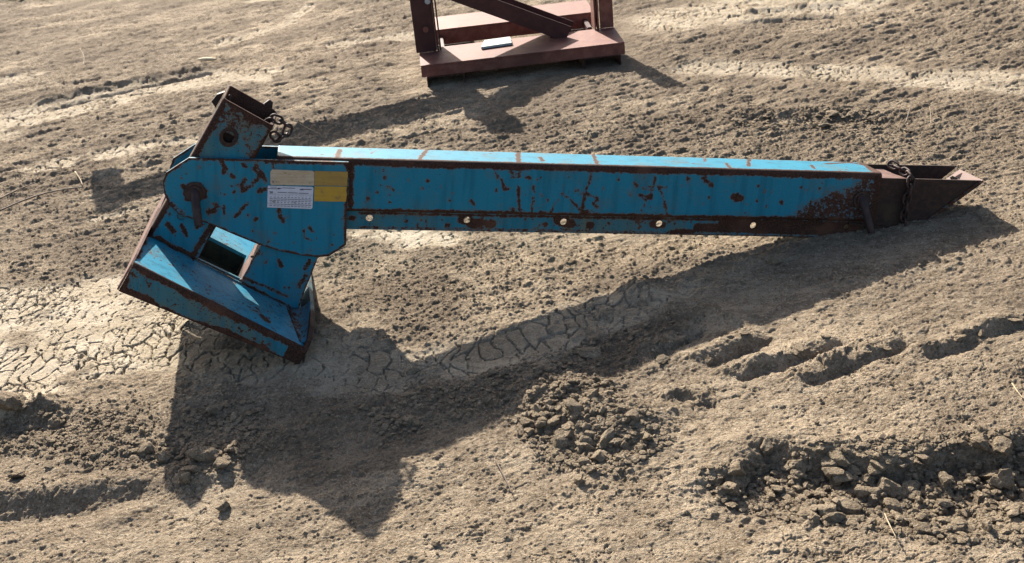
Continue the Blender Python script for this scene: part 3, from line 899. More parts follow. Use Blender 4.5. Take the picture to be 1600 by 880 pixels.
# --- stickers on the near side plate, flat print on them
def sticker(px, mat, label, t=0.0009, prints=()):
    q = [tuple(on_n(*p, 0.0135)) for p in px]
    bm = plate_bm(q, [], 0.0135, 0.0135 + t)
    o = finish(bm, 'sticker', mat, parent=near_side)
    o['label'] = label
    bms = {}
    return o, q
def lerp2(q, s, t):
    q = [np.array(p) for p in q]           # tl, tr, br, bl
    return (q[0] * (1 - s) + q[1] * s) * (1 - t) + (q[3] * (1 - s) + q[2] * s) * t
def print_on(q, quads, mat, parent_n=0.0147):
    bm = bmesh.new()
    for k, quad in enumerate(quads):
        vs = [bm.verts.new((*lerp2(q, s, t), parent_n + 0.00001 * (k % 7))) for s, t in quad]
        bm.faces.new(vs)
    return finish(bm, 'print', mat, parent=near_side)
def rect(s0, t0, s1, t1, sk=0.0): return [(s0 + sk, t0), (s1 + sk, t0), (s1, t1), (s0, t1)]
_, q1 = sticker([(425.5, 265), (488, 267), (491, 269), (491, 290), (424, 289), (422.5, 287), (422.5, 268)], M['cream'], 'cream sticker with a faded header band')
qq = [q1[0], (q1[2][0], q1[1][1]), q1[3], q1[5]]
qq = [tuple(on_n(*p, 0.0135)) for p in [(422.5, 265), (491, 267), (491, 290), (422.5, 289)]]
print_on(qq, [rect(0.27, 0.13, 0.87, 0.27, 0.04)], M['ink_band'])
let = []
for i in range(10):                       # the worn, no longer readable lettering of the header
    s = 0.40 + i * 0.044
    let.append(rect(s, 0.15, s + 0.010, 0.26, 0.012)); let.append(rect(s + 0.02, 0.15, s + 0.028, 0.26, 0.012))
    if i % 2 == 0: let.append(rect(s, 0.15, s + 0.03, 0.175, 0.006))
print_on(qq, let, M['cream'], 0.01485)
lines = [rect(0.12, 0.40 + 0.1 * i, 0.55 + 0.08 * (i % 3), 0.425 + 0.1 * i) for i in range(5)]
print_on(qq, lines, M['ink_band'])
print_on(qq, [rect(0.30, 0.17, 0.35, 0.24, 0.03), rect(0.03, 0.72, 0.09, 0.77), rect(0.04, 0.8, 0.09, 0.84), rect(0.28, 0.975, 0.34, 0.995)], M['ink'])
_, q2 = sticker([(418.5, 290.2), (488, 292.2), (489.8, 294), (488, 325), (486, 326.6), (417.5, 324)], M['white'], 'white sticker printed with a load table')
q2 = [tuple(on_n(*p, 0.0135)) for p in [(418, 290), (490, 292), (488, 327), (417, 324)]]
cells = []
for r in range(6):
    for c in range(12):
        s = 0.055 + c * 0.076 + (0.012 if c else 0)
        t = 0.50 + r * 0.079
        w_ = 0.045 + 0.012 * ((r * 5 + c * 3) % 3)
        cells.append(rect(s, t, s + w_, t + 0.026))
for c in range(11):
    s = 0.155 + c * 0.076
    cells.append(rect(s + 0.012, 0.405, s + 0.026, 0.43))
cells += [rect(0.22, 0.275, 0.42, 0.305), rect(0.44, 0.28, 0.66, 0.31), rect(0.68, 0.285, 0.90, 0.315), rect(0.045, 0.25, 0.125, 0.275), rect(0.055, 0.29, 0.12, 0.33), rect(0.045, 0.36, 0.125, 0.38),
          rect(0.32, 0.07, 0.60, 0.10), rect(0.74, 0.10, 0.96, 0.14), rect(0.70, 0.115, 0.78, 0.165), rect(0.06, 0.05, 0.2, 0.075), rect(0.02, 0.12, 0.28, 0.15, -0.02), rect(0.22, 0.08, 0.31, 0.12)]
print_on(q2, cells, M['ink'])
band = [rect(0.145, 0.36 , 0.985, 0.372)] + [rect(0.15 + c * 0.076, 0.38, 0.1515 + c * 0.076, 0.97) for c in range(11)]
print_on(q2, band, M['glass'])
_, q3 = sticker([(491.6, 267.2), (543.3, 268.4), (543.6, 276), (542.6, 282), (542.9, 290.6), (491.6, 290)], M['yellow_faded'], 'faded yellow sticker, upper one of two')
_, q4 = sticker([(491.4, 291.2), (542.3, 291.8), (541, 298), (542, 304), (540.4, 315.2), (490.8, 314.4)], M['yellow'], 'bright yellow sticker, lower one of two')

# --- outer tube: swept rounded square, thick wall, open ends
def ring_profile(u0, u1, n0, n1, r, k=4, sub=14):
    pts = []
    cs = [((u1 - r, n1 - r), 0), ((u1 - r, n0 + r), 1), ((u0 + r, n0 + r), 2), ((u0 + r, n1 - r), 3)]
    arcs = []
    for (cu, cn), q in cs:
        arc = []
        for i in range(k + 1):
            th = math.pi / 2 * (q + i / k)
            arc.append((cu + r * math.cos(th) * 1.0 if q in (0, 3) else cu + r * math.cos(th), cn + r * math.sin(th)))
        arcs.append(arc)
    # angle 0 = +u ... order: +u/+n corner handled so that th=0 -> +u, th=90 -> +n
    order = [((u1 - r, n1 - r), 0), ((u0 + r, n1 - r), 1), ((u0 + r, n0 + r), 2), ((u1 - r, n0 + r), 3)]
    arcs = [[(cu + r * math.cos(math.pi / 2 * (q + i / k)), cn + r * math.sin(math.pi / 2 * (q + i / k))) for i in range(k + 1)] for (cu, cn), q in order]
    for i in range(4):
        pts += arcs[i]
        a = arcs[i][-1]; b = arcs[(i + 1) % 4][0]
        for s in range(1, sub):
            pts.append((a[0] + (b[0] - a[0]) * s / sub, a[1] + (b[1] - a[1]) * s / sub))
    return pts
def sweep_tube(a0, a1, step, u0, u1, n0, n1, r, wall):
    out = ring_profile(u0, u1, n0, n1, r); inn = ring_profile(u0 + wall, u1 - wall, n0 + wall, n1 - wall, max(r - wall, 0.003))
    P = len(out); NA = int((a1 - a0) / step)
    As = np.linspace(a0, a1, NA)
    rings = [[(a, u, n) for u, n in out] for a in As] + [[(a1, u, n) for u, n in inn], [(a0, u, n) for u, n in inn]]
    v = np.array(rings).reshape(-1, 3)
    f = []
    R = len(rings)
    for i in range(R):
        j = (i + 1) % R
        for k in range(P):
            k2 = (k + 1) % P
            f.append((i * P + k, j * P + k, j * P + k2, i * P + k2))
    return v, np.array(f)
tv, tf = sweep_tube(-0.2, 1.576, 0.0055, 0.0, HT, -WD, 0.0, 0.013, 0.006)
Z5 = lambda x, y: (520 + x / 3.636, 200 + y / 3.636)
Z6 = lambda x, y: (920 + x / 4, 220 + y / 4)
face_strokes = [
    ([Z5(1055, 340), Z5(1060, 480)], 2.8), ([Z5(1140, 330), Z5(1145, 370), Z5(1130, 480)], 1.5), ([Z5(1280, 410), Z5(1250, 450), Z5(1240, 480)], 1.3),
    ([Z5(1300, 370), Z5(1360, 420), Z5(1420, 480)], 1.5), ([Z5(1470, 265), Z5(1440, 350), Z5(1415, 470)], 2.2), ([Z5(1375, 350), Z5(1430, 375), Z5(1500, 390), Z5(1510, 410), Z5(1475, 430), Z5(1505, 450)], 1.8),
    ([Z5(960, 290), Z5(975, 355), Z5(1005, 340)], 1.9), ([Z5(920, 250), Z5(940, 285)], 1.6), ([Z5(295, 285), Z5(305, 275)], 3.0), ([Z5(300, 338), Z5(330, 340), Z5(345, 350)], 1.8),
    ([Z5(540, 300)], 3.6), ([Z5(510, 345)], 3), ([Z5(610, 318), Z5(617, 337)], 1.6), ([Z5(200, 405)], 3.4), ([Z5(325, 420)], 2.2), ([Z5(430, 300)], 1.8), ([Z5(683, 370)], 2), ([Z5(662, 410)], 2.7),
    ([Z5(780, 410), Z5(805, 435)], 2.2), ([Z5(930, 355)], 3.6), ([Z5(1020, 270), Z5(1060, 270)], 3.6), ([Z5(1095, 275), Z5(1120, 285)], 3.4), ([Z5(1180, 383)], 3.2), ([Z5(1220, 410)], 3.2), ([Z5(250, 365)], 2.2),
    ([Z5(1160, 295)], 2.2), ([Z5(1310, 330)], 2), ([Z5(1540, 350)], 2), ([Z5(180, 300)], 1.8), ([Z5(1020, 465)], 5), ([Z5(1180, 480)], 4), ([Z5(1440, 480)], 6),
    ([Z6(925, 355)], 9.5), ([Z6(905, 350), Z6(950, 360)], 7), ([Z6(350, 355), Z6(385, 350)], 5.5), ([Z6(415, 240), Z6(390, 330), Z6(365, 360)], 2.2), ([Z6(355, 385), Z6(330, 440)], 1.7), ([Z6(340, 297), Z6(395, 290)], 2.2),
    ([Z6(430, 280), Z6(465, 350), Z6(490, 465)], 1.7), ([Z6(445, 290), Z6(475, 292)], 2.2), ([Z6(285, 260), Z6(300, 285)], 2.8), ([Z6(320, 340)], 3), ([Z6(715, 238), Z6(735, 258), Z6(768, 278)], 4), ([Z6(580, 282), Z6(635, 284)], 1.4),
    ([Z6(750, 355)], 2.8), ([Z6(620, 240)], 4), ([Z6(1060, 280)], 2.8), ([Z6(1100, 318)], 3), ([Z6(1145, 315)], 2.2), ([Z6(1050, 375)], 2.6), ([Z6(1205, 385)], 4.4), ([Z6(1110, 410)], 2.7), ([Z6(985, 400)], 2.3), ([Z6(720, 395)], 2),
    ([Z6(185, 240)], 3), ([Z6(1330, 290)], 2.4), ([Z6(1360, 318)], 2.6), ([Z6(1440, 300)], 2.8), ([Z6(260, 335)], 2.4), ([Z6(95, 300)], 2), ([Z6(200, 350)], 1.8)]
fr = strokes_n(face_strokes, 0.0, 0.004)
patch_poly = [tuple(on_n(*p, 0)) for p in [(1238, 336), (1257, 321), (1277, 313), (1302, 301), (1330, 296), (1345, 282), (1380, 262), (1384, 352), (1240, 350)]]
top_strokes = [([(527, 246), (531, 234)], 3.0), ([(668, 233), (656, 248)], 2.6), ([(810, 238), (810, 253)], 3.2), ([(926, 240), (933, 256)], 2.4), ([(844, 246), (848, 252)], 2.6),
               ([(1102, 246), (1101, 252)], 1.6), ([(1170, 247), (1169.5, 260)], 2.4), ([(1134, 255), (1140, 262)], 2.2), ([(1268, 258), (1272, 264)], 1.8), ([(1040, 251), (1060, 254), (1100, 257)], 1.0),
               ([(580, 240), (586, 236), (596, 234)], 1.0), ([(754, 243), (764, 240), (773, 241)], 1.0), ([(440, 226), (500, 229), (548, 228)], 2.2), ([(600, 229), (700, 233), (860, 238)], 1.2), ([(1290, 256), (1330, 254), (1370, 262)], 3.2), ([(745, 236), (770, 237)], 1.8)]
TS_ = [([tuple(on_u(*p, HT)) for p in pts], r / PW * 1.2) for pts, r in top_strokes]
def tube_rust(co):
    a, u, n = co[:, 0], co[:, 1], co[:, 2]
    val = fr(co)
    on_face = np.abs(n) < 0.02
    pd = poly_sd(a, u, patch_poly)
    val = np.maximum(val, np.where(on_face, np.minimum(-pd * 0.25 - 0.0005, 0.0012), -0.05))
    # worn corners: the upper edge is bare over most of its length, the lower one too
    w1 = fbm(a * 5, a * 0 + 3, 3, 4); w2 = fbm(a * 7, a * 0 + 8, 4, 4); w3 = fbm(a * 40, a * 0 + 1, 8, 3)
    dtop = np.hypot(np.maximum(HT - 0.009 - u, 0) * 1.0, np.maximum(-0.005 - n, 0))
    val = np.maximum(val, np.where((u > 0.1) & (n > -0.03), 0.0095 + 0.010 * w1 + 0.004 * w3 - dtop * 1.0, -0.05))
    val = np.maximum(val, np.where((u < 0.03) & on_face, 0.0075 + 0.006 * w2 + 0.004 * w3 - np.maximum(u - 0.004, 0), -0.05))
    ftop = np.hypot(np.maximum(HT - 0.004 - u, 0), np.maximum(n + WD - 0.006, 0))
    val = np.maximum(val, np.where((u > 0.1) & (n < -WD + 0.05), 0.005 + 0.012 * w2 - ftop, -0.05))
    # welds against the side plate and the open end
    val = np.maximum(val, np.where(on_face, 0.007 + 0.006 * fbm(u * 30, u * 0, 6, 3) - np.abs(a - 0.002), -0.05))
    val = np.maximum(val, 0.022 + 0.03 * fbm(u * 20, n * 20, 9, 3) - np.abs(a - 1.576))
    for pts, r in TS_:
        d = seg_dist(a, n, pts)
        val = np.maximum(val, np.where(u > HT - 0.003, r - d, -0.05))
    return val
tme = mesh_np('outer_tube', tv - BASE, tf, smooth=True)
try:
    tme.polygons.foreach_set('use_smooth', np.ones(len(tme.polygons), bool))
except Exception: pass
set_attr(tme, 'rust', tube_rust(tv))
link('outer_tube', tme, M['blue'], boom)

# --- punched adjusting strip along the lower edge
hole_a = [0.057, 0.336, 0.62, 0.909, 1.201, 1.499]
strip_poly = [(-0.02, -0.055), (1.515, -0.055), (1.545, -0.03), (1.55, 0.002), (-0.02, 0.002)]
strip_strokes = [([(722, 342), (740, 350), (752, 348)], 9), ([(768, 350)], 9), ([(700, 352)], 5), ([(872, 346), (892, 350)], 9), ([(922, 352)], 8), ([(852, 351)], 4), ([(1020, 350), (1035, 352)], 7),
                 ([(548, 341), (553, 341)], 4), ([(635, 345)], 2.4), ([(659, 345)], 2), ([(951, 349)], 3), ([(995, 347)], 2.6), ([(1090, 356), (1150, 357), (1300, 362)], 9), ([(1130, 350), (1420, 358)], 12), ([(560, 356), (900, 362), (1280, 371)], 1.6),
                 ([(1050, 362), (1080, 362)], 4), ([(560, 333), (1300, 347)], 2.0)]
bm = plate_bm(strip_poly, [circle(a, -0.0225, 0.0105) for a in hole_a], -0.028, -0.018)
finish(bm, 'punched_strip', M['blue_worn'], strokes_n(strip_strokes, -0.018, 0.02), 0.008)

# --- post: rectangular tube standing on the base, open at its top
PWL, PWR, PTOP = -0.042, 0.110, 0.41
def quad_tube(w0, w1, n0, n1, r, wall, v0, v1, step):
    out = ring_profile(w0, w1, n0, n1, r, 4, 12); inn = ring_profile(w0 + wall, w1 - wall, n0 + wall, n1 - wall, max(r - wall, 0.004), 4, 12)
    P = len(out); NV = int((v1 - v0) / step)
    rise = lambda v, n: v - (0.014 * n / WD + 0.002) * (v - v0) / (v1 - v0)
    rings = [[(*wv(w, rise(v, n)), n) for w, n in out] for v in np.linspace(v0, v1, NV)]
    rings += [[(*wv(w, rise(v, n)), n) for w, n in inn] for v in np.linspace(v1, v0, 12)]
    v = np.array(rings).reshape(-1, 3); R = len(rings); f = []
    for i in range(R - 1):
        for k in range(P):
            k2 = (k + 1) % P
            f.append((i * P + k, i * P + k2, (i + 1) * P + k2, (i + 1) * P + k))
    return v, np.array(f)
pv, pf = quad_tube(PWL, PWR, -WD + 0.003, -0.003, 0.014, 0.006, -0.028, PTOP, 0.007)
# cross hole in the near wall; far wall kept closed to keep it dark
hw, hv, hr = 0.021, 0.322, 0.0165
PWV = np.stack([(pv[:, :2] - WQ) @ WA, (pv[:, :2] - WQ) @ VA], 1)
fc = PWV[pf].mean(1)
pf = pf[(np.hypot(fc[:, 0] - hw, fc[:, 1] - hv) > hr * 1.32) | (pv[pf][:, :, 2].mean(1) < -0.05)]
def post_rust(co):
    q = np.stack([(co[:, :2] - WQ) @ WA, (co[:, :2] - WQ) @ VA], 1)
    w, v, n = q[:, 0], q[:, 1], co[:, 2]
    val = np.full(len(co), -0.05)
    nn = fbm(w * 22, v * 22, 13, 4)
    val = np.maximum(val, 0.016 + 0.03 * nn - np.abs(v - PTOP))
    val = np.maximum(val, 0.016 + 0.016 * nn - np.hypot(w - PWL, np.minimum(n + 0.003, 0)))
    val = np.maximum(val, np.where(n > -0.03, 0.009 + 0.016 * nn - np.abs(w - PWR), 0.004))
    val = np.maximum(val, np.where(v > 0.30, -0.0035 + 0.03 * np.clip(v - 0.33, 0, 0.08) + 0.010 * nn, -0.05))
    val = np.maximum(val, 0.005 - np.abs(np.hypot(w - hw, v - hv) - hr))
    d = seg_dist(w, v, [(0.03, 0.215), (0.045, 0.235)])
    val = np.maximum(val, 0.005 - d)
    val = np.maximum(val, np.where(v < 0.05, 0.006 + 0.02 * nn - np.abs(v + 0.02), -0.05))
    return val
pme = mesh_np('post', pv - BASE, pf, smooth=True)
set_attr(pme, 'rust', post_rust(pv))
post = link('post', pme, M['blue_worn'], boom)
# lining of the cross hole, with a dark end disc added as its shade
lv = []; lf = []
K = 18
for i, n in enumerate((-0.0022, -0.03)):
    for k in range(K):
        th = 2 * math.pi * k / K
        lv.append((*wv(hw + hr * math.cos(th), hv + hr * math.sin(th)), n))
for i, n in enumerate((-0.0032,)):
    for k in range(K):
        th = 2 * math.pi * k / K
        lv.append((*wv(hw + hr * 1.5 * math.cos(th), hv + hr * 1.75 * math.sin(th)), -0.0024))
lv.append((*wv(hw, hv), -0.0299)); LC = len(lv) - 1
lf = [(k, (k + 1) % K, K + (k + 1) % K, K + k) for k in range(K)] + [(k, 2 * K + k, 2 * K + (k + 1) % K, (k + 1) % K) for k in range(K)] + [(K + k, K + (k + 1) % K, K + (k + 2) % K, LC) for k in range(0, K, 2)]
lme = mesh_np('hole_rim', np.array(lv) - BASE, np.array(lf), smooth=False)
set_attr(lme, 'rust', np.full(len(lv), 0.02))
link('hole_rim', lme, M['rust_dark'], post)

# --- web plates either side of the fork pocket
POCK = [(0.108, -0.024), (0.241, -0.020), (0.240, 0.098), (0.102, 0.084)]
web_poly = [(-0.030, -0.028), (0.424, -0.028), (0.412, 0.03), (0.404, 0.085), (0.396, 0.135), (0.385, 0.17), (0.30, 0.17), (0.115, 0.15), (0.115, 0.20), (-0.028, 0.20)]
pin_hole = to_wv(on_n(283, 338, 0.004))
def web(n0, n1, nm):
    far = n1 < -0.05
    wp = web_poly[:1] + [(0.108, -0.028), (0.102, 0.084), (0.240, 0.098), (0.241, -0.028)] + web_poly[1:] if far else web_poly
    bm = plate_bm(wp, ([] if far else [POCK]) + [circle(pin_hole[0], pin_hole[1], 0.0125)], n0, n1, wvc)
    st = [([(247, 370), (268, 384), (300, 398)], 3.5), ([(300, 402), (322, 366), (331, 352)], 5), ([(405, 385), (384, 428)], 2.2), ([(380, 434), (420, 450), (450, 464)], 2), ([(436, 407), (440, 416)], 4), ([(476, 420), (484, 408)], 4),
          ([(466, 448), (478, 430)], 3.5), ([(283, 352), (292, 368)], 3), ([(262, 350), (272, 362)], 4), ([(405, 396)], 3), ([(415, 410)], 2), ([(445, 449)], 3), ([(303, 357), (318, 352)], 2)]
    rf = strokes_n(st, n1, 0.015)
    return finish(bm, nm, M['blue'], rf, 0.007, edge_rust=0.003, edges3=outline3(web_poly, n1, wvc))
web(-0.008, 0.0005, 'web_plate')
web(-WD, -WD + 0.008, 'web_plate')
def wv_box(w0, w1, v0, v1, n0, n1):
    return plate_bm([(w0, v0), (w1, v0), (w1, v1), (w0, v1)], [], n0, n1, wvc)
# pocket lining between the webs: its right wall and its roof
wall_poly = [(0.2415, -0.0275), (0.250, -0.0275), (0.249, 0.100), (0.2405, 0.100)]
bm = plate_bm(wall_poly, [], -WD + 0.0085, -0.0085, wvc)
finish(bm, 'pocket_wall', M['rust_pale'])
bm = plate_bm([(0.1115, 0.0855), (0.240, 0.101), (0.240, 0.108), (0.1115, 0.093)], [], -WD + 0.0085, -0.0085, wvc)
finish(bm, 'pocket_roof', M['blue_worn'])
# weld beads at the pocket mouth
for k, (w, v, r) in enumerate([(0.2425, -0.022, 0.0065), (0.236, 0.052, 0.0045)]):
    v3, f3 = ico(2)
    c = np.array([*wv(w, v), 0.003 if k == 0 else -0.004])
    me = mesh_np('weld_bead', v3 * r * np.array([1.2, 0.8, 0.8]) + c - BASE, f3, smooth=True)
    link('weld_bead', me, M['chip'] if False else M['rust_pale'], boom)

# --- base: shelf with a flange folded down at the near and the far side, a lip at each end
NF, NB = 0.25, -0.42
def base_rust(kind):
    def f(co):
        q = np.stack([(co[:, :2] - WQ) @ WA, (co[:, :2] - WQ) @ VA], 1)
        w, v, n = q[:, 0], q[:, 1], co[:, 2]
        nn = fbm(w * 26, (v + n) * 26, 17, 4); n2 = fbm(w * 9, (v + n) * 9, 18, 3)
        val = np.full(len(co), -0.05)
        if kind == 'shelf':
            val = np.maximum(val, 0.011 + 0.02 * nn - np.abs(n - NF))
            val = np.maximum(val, 0.006 + 0.022 * nn - np.abs(w + 0.042))
            val = np.maximum(val, 0.003 + 0.02 * nn - np.abs(n - 0.002))
            val = np.maximum(val, 0.004 + 0.03 * nn - seg_dist(w, n, [(0.30, 0.13), (0.335, 0.19)]))
        else:
            val = np.maximum(val, 0.013 + 0.018 * nn - np.abs(v + 0.034))
            val = np.maximum(val, 0.011 + 0.03 * nn - np.abs(v + 0.112 - w * 0.07))
            val = np.maximum(val, 0.035 + 0.05 * n2 - np.abs(w - 0.45))
            val = np.maximum(val, 0.008 + 0.02 * nn - np.abs(w + 0.04))
        return val
    return f
def shelf_conv(x, y, n): return (*wv(x, n), y)          # polygon in (w, n), thickness along v
sp = [(-0.0415, NB), (0.422, NB), (0.4465, NF - 0.012), (-0.0415, NF - 0.012)]
bm = plate_bm(sp, [[(0.108, -0.012), (0.247, -0.012), (0.247, -0.255), (0.108, -0.255)]], -0.0405, -0.0305, shelf_conv)  # opening added in the shelf so the pocket floor looks dark
finish(bm, 'shelf_plate', M['blue_shelf'], base_rust('shelf'), 0.008, axes=(0, 2))
# dark box added under the pocket, making its floor read as shade
for nm, q in (('pocket_dark_box', [(0.1085, -0.1), (0.2465, -0.1), (0.2465, -0.094), (0.1085, -0.094)]), ('pocket_dark_box', [(0.100, -0.1), (0.1078, -0.1), (0.1078, -0.041), (0.100, -0.041)]), ('pocket_dark_box', [(0.2472, -0.1), (0.255, -0.1), (0.255, -0.041), (0.2472, -0.041)])):
    finish(plate_bm(q, [], -0.262, 0.10, wvc), nm, M['rust_dark'])
finish(plate_bm([(0.1085, -0.0935), (0.2465, -0.0935), (0.2465, -0.041), (0.1085, -0.041)], [], -0.262, -0.256, wvc), 'pocket_dark_box', M['rust_dark'])
# near flange with its rounded fold
def flange(n_in, n_out, name, w_end=0.456):
    sgn = 1 if n_out > n_in else -1
    prof = []                                           # (n, v) outer line from the shelf round the fold and down
    r = 0.012
    for i in range(7):
        th = math.pi / 2 * (1 - i / 6)
        prof.append((n_out - sgn * r + sgn * r * math.cos(th), -0.0305 - r + r * math.sin(th)))
    ws = np.linspace(-0.0415, w_end, 60)
    vs = []; fs = []
    rows = 16
    def bottom(w): 
        b = -0.116 + 0.075 * (w + 0.04)
        if -0.012 < w < 0.008: pass
        return b
    for w in ws:
        line = list(prof)
        for s in range(1, rows):
            t = s / (rows - 1)
            line.append((n_out, prof[-1][1] + (bottom(w) - prof[-1][1]) * t))
        inner = [(n_out - sgn * 0.010, bottom(w)), (n_out - sgn * 0.010, -0.0425), (n_out - sgn * 0.0122, -0.0305 - 0.011), (n_out - sgn * 0.0121, -0.0305)]
        line += inner
        vs += [(*wv(w, v), n) for n, v in line]
    P = len(vs) // len(ws)
    for i in range(len(ws) - 1):
        for k in range(P):
            k2 = (k + 1) % P
            fs.append((i * P + k, i * P + k2, (i + 1) * P + k2, (i + 1) * P + k))
    bm = bmesh.new()
    bv = [bm.verts.new(v) for v in vs]
    for f in fs: bm.faces.new([bv[i] for i in f])
    bm.faces.new([bv[k] for k in range(P)]); bm.faces.new([bv[(len(ws) - 1) * P + k] for k in range(P)][::-1])
    bmesh.ops.triangulate(bm, faces=[f for f in bm.faces if len(f.verts) > 4])
    return finish(bm, name, M['blue_worn'], base_rust('flange'), 10)
flange(NF - 0.012, NF, 'base_flange')
flange(NB - 0.0005, NB - 0.0125, 'base_flange', 0.425)
# right end lip: rises from the ground past the shelf, rounded on top, its foot in the soil
def lip_conv(x, y, n): return (*wv(n, y), x)             # polygon in (n, v), thickness along w
lip_conv2 = lambda x, y, n: (*wv(n - 0.036 * (NF - x), y), x)
lip_poly = [(NF - 0.002, -0.088), (NF - 0.002, -0.036), (NF - 0.02, -0.012), (0.17, 0.008), (0.05, 0.016), (-0.10, 0.016), (NB + 0.02, 0.012), (NB, -0.02), (NB, -0.088)]
bm = plate_bm(lip_poly, [], 0.4475, 0.460, lip_conv2)
finish(bm, 'end_lip', M['blue_rusty'], lambda co: np.where(co[:, 2] > 0.06, 0.002 + (co[:, 2] - 0.06) * 0.05, -0.004), 0.009, axes=(1, 2))
# curved gusset between shelf and right lip
gv = []; gf = []
nsx = np.linspace(NF - 0.03, -0.0005 + 0.003, 14)
for n in nsx:
    rr = 0.052 * (0.25 + 0.75 * (1 - (n - nsx[-1]) / (nsx[0] - nsx[-1])))
    for k in range(7):
        th = math.pi / 2 * k / 6
        gv.append((*wv(0.4475 - 0.036 * (NF - n) - rr + rr * math.sin(th), -0.0302 + rr - rr * math.cos(th)), n))
for i in range(13):
    for k in range(6):
        gf.append((i * 7 + k, i * 7 + k + 1, (i + 1) * 7 + k + 1, (i + 1) * 7 + k))
gme2 = mesh_np('fillet', np.array(gv) - BASE, np.array(gf), smooth=True)
set_attr(gme2, 'rust', np.array([0.004 * (1 - min(1, (i % 7) / 3)) - 0.002 for i in range(len(gv))]))
fo = link('fillet', gme2, M['blue'], boom)
sd = fo.modifiers.new('thick', 'SOLIDIFY'); sd.thickness = 0.003; sd.offset = -1
# left end plate, thin, bent outwards towards the near corner
lp = [(NF - 0.0005, -0.114), (NF - 0.0005, -0.036), (0.20, -0.022), (0.05, -0.012), (-0.05, -0.004), (-0.15, 0.01), (NB + 0.03, -0.01), (NB, -0.03), (NB, -0.112)]
bm = plate_bm(lp, [], -0.0475, -0.0423, lip_conv)
finish(bm, 'end_plate', M['rust_pale'])
# bright weld knob where shelf and post meet at the left
v3, f3 = ico(2)
kw = to_wv(on_n(228, 360, 0.06))
me = mesh_np('weld_bead', v3 * 0.0065 + np.array([*wv(-0.040, -0.024), 0.055]) - BASE, f3, smooth=True)
link('weld_bead', me, M['rust_pale'], boom)

# --- inner tube with the open wedge-shaped tip
tip_near = [(1.5, -0.004), (1.5, 0.141), (1.905, 0.136), (1.711, -0.022)]
tip_near = [(1.50, -0.002), (1.50, 0.1365), (1.905, 0.1365), (1.897, 0.129), (1.712, -0.020)]
ti = 0.0085
bm = plate_bm(tip_near, [], -ti - 0.006, -ti)
inner_tube = finish(bm, 'inner_tube', M['rust_dark'], None)
far_poly = [(1.50, -0.002), (1.50, 0.1465), (1.893, 0.1505), (1.883, 0.139), (1.712, -0.020)]
bm = plate_bm(far_poly, [], -WD + ti, -WD + ti + 0.006)
finish(bm, 'tip_cheek', M['rust_dark'])
# roof of the inner tube up to the cut, and the sloping tip plate
def top_conv(x, y, n): return (x, n, y)
bm = plate_bm([(1.50, -ti - 0.0062), (1.667, -ti - 0.0062), (1.650, -0.06), (1.640, -WD + ti + 0.0062), (1.50, -WD + ti + 0.0062)], [], 0.1295, 0.1364, top_conv)
finish(bm, 'tube_roof', M['rust_pale'])
sl_dir = np.array([1.905 - 1.712, 0.1365 + 0.020]); sl_len = np.linalg.norm(sl_dir); sl_dir /= sl_len
sl_n = np.array([sl_dir[1], -sl_dir[0]])
def slope_conv(x, y, n):
    p = np.array([1.712, -0.020]) + sl_dir * x + sl_n * y
    return (p[0], p[1], n)
bm = plate_bm([(-0.012, 0.0005), (sl_len + 0.004, 0.0005), (sl_len + 0.004, 0.0085), (-0.012, 0.0085)], [], -WD + ti - 0.001, -ti + 0.001, slope_conv)
finish(bm, 'tip_plate', M['rust_pale'])
bm = plate_bm([(0.06, -0.004), (sl_len - 0.01, -0.004), (sl_len - 0.01, 0.007), (0.06, 0.007)], [], -ti + 0.0012, -ti + 0.004, slope_conv)
finish(bm, 'tip_edge_weld', M['tip_paint'])
bm = plate_bm([(1.50, -0.0035), (1.716, -0.0215), (1.716, -0.0285), (1.50, -0.010)], [], -WD + ti, -ti)
finish(bm, 'tube_floor', M['rust_dark'])
bm = plate_bm([(1.655, -0.002), (1.66, -0.002), (1.66, 0.128), (1.655, 0.128)], [], -WD + ti + 0.0065, -ti - 0.0065)
finish(bm, 'inner_bulkhead', M['rust_dark'])
# slot in the tip plate: raised dark bar
bm = plate_bm([(sl_len - 0.040, -0.0004), (sl_len - 0.030, -0.0004), (sl_len - 0.030, -0.004), (sl_len - 0.040, -0.004)], [], -WD + 0.02, -0.055, slope_conv)
finish(bm, 'tip_bar', M['rust_dark'])

# --- bent locking pins
def pin(a, u, n0, drop, skew, rad, name='locking_pin'):
    path = [(a - skew * 0.25, u + drop * 0.16, n0 - 0.004), (a, u - 0.002, n0 + 0.012), (a + skew * 0.5, u - drop * 0.5, n0 + 0.032), (a + skew, u - drop * 0.98, n0 + 0.05), (a + skew, u - drop, n0 + 0.0505)]
    me = tube_mesh(name, [np.array(p) - BASE for p in path], [rad, rad, rad * 0.97, rad * 0.95, rad * 0.78], 14)
    o = link(name, me, M['pin'], boom)
    for r, z0, z1 in ((rad * 2.3, n0, n0 + 0.006), (rad * 1.6, n0 + 0.006, n0 + 0.012)):
        me = tube_mesh('washer', [np.array((a, u, z)) - BASE for z in (z0, z1)], r, 22)
        link('washer', me, M['rust'], o)
    return o
p1 = on_n(305, 300, 0.013)
pin(p1[0], p1[1], 0.0135, 0.082, 0.012, 0.0122)
p2 = on_n(1346, 312, 0.0)
pin(p2[0], p2[1], 0.0005, 0.090, 0.024, 0.0115)
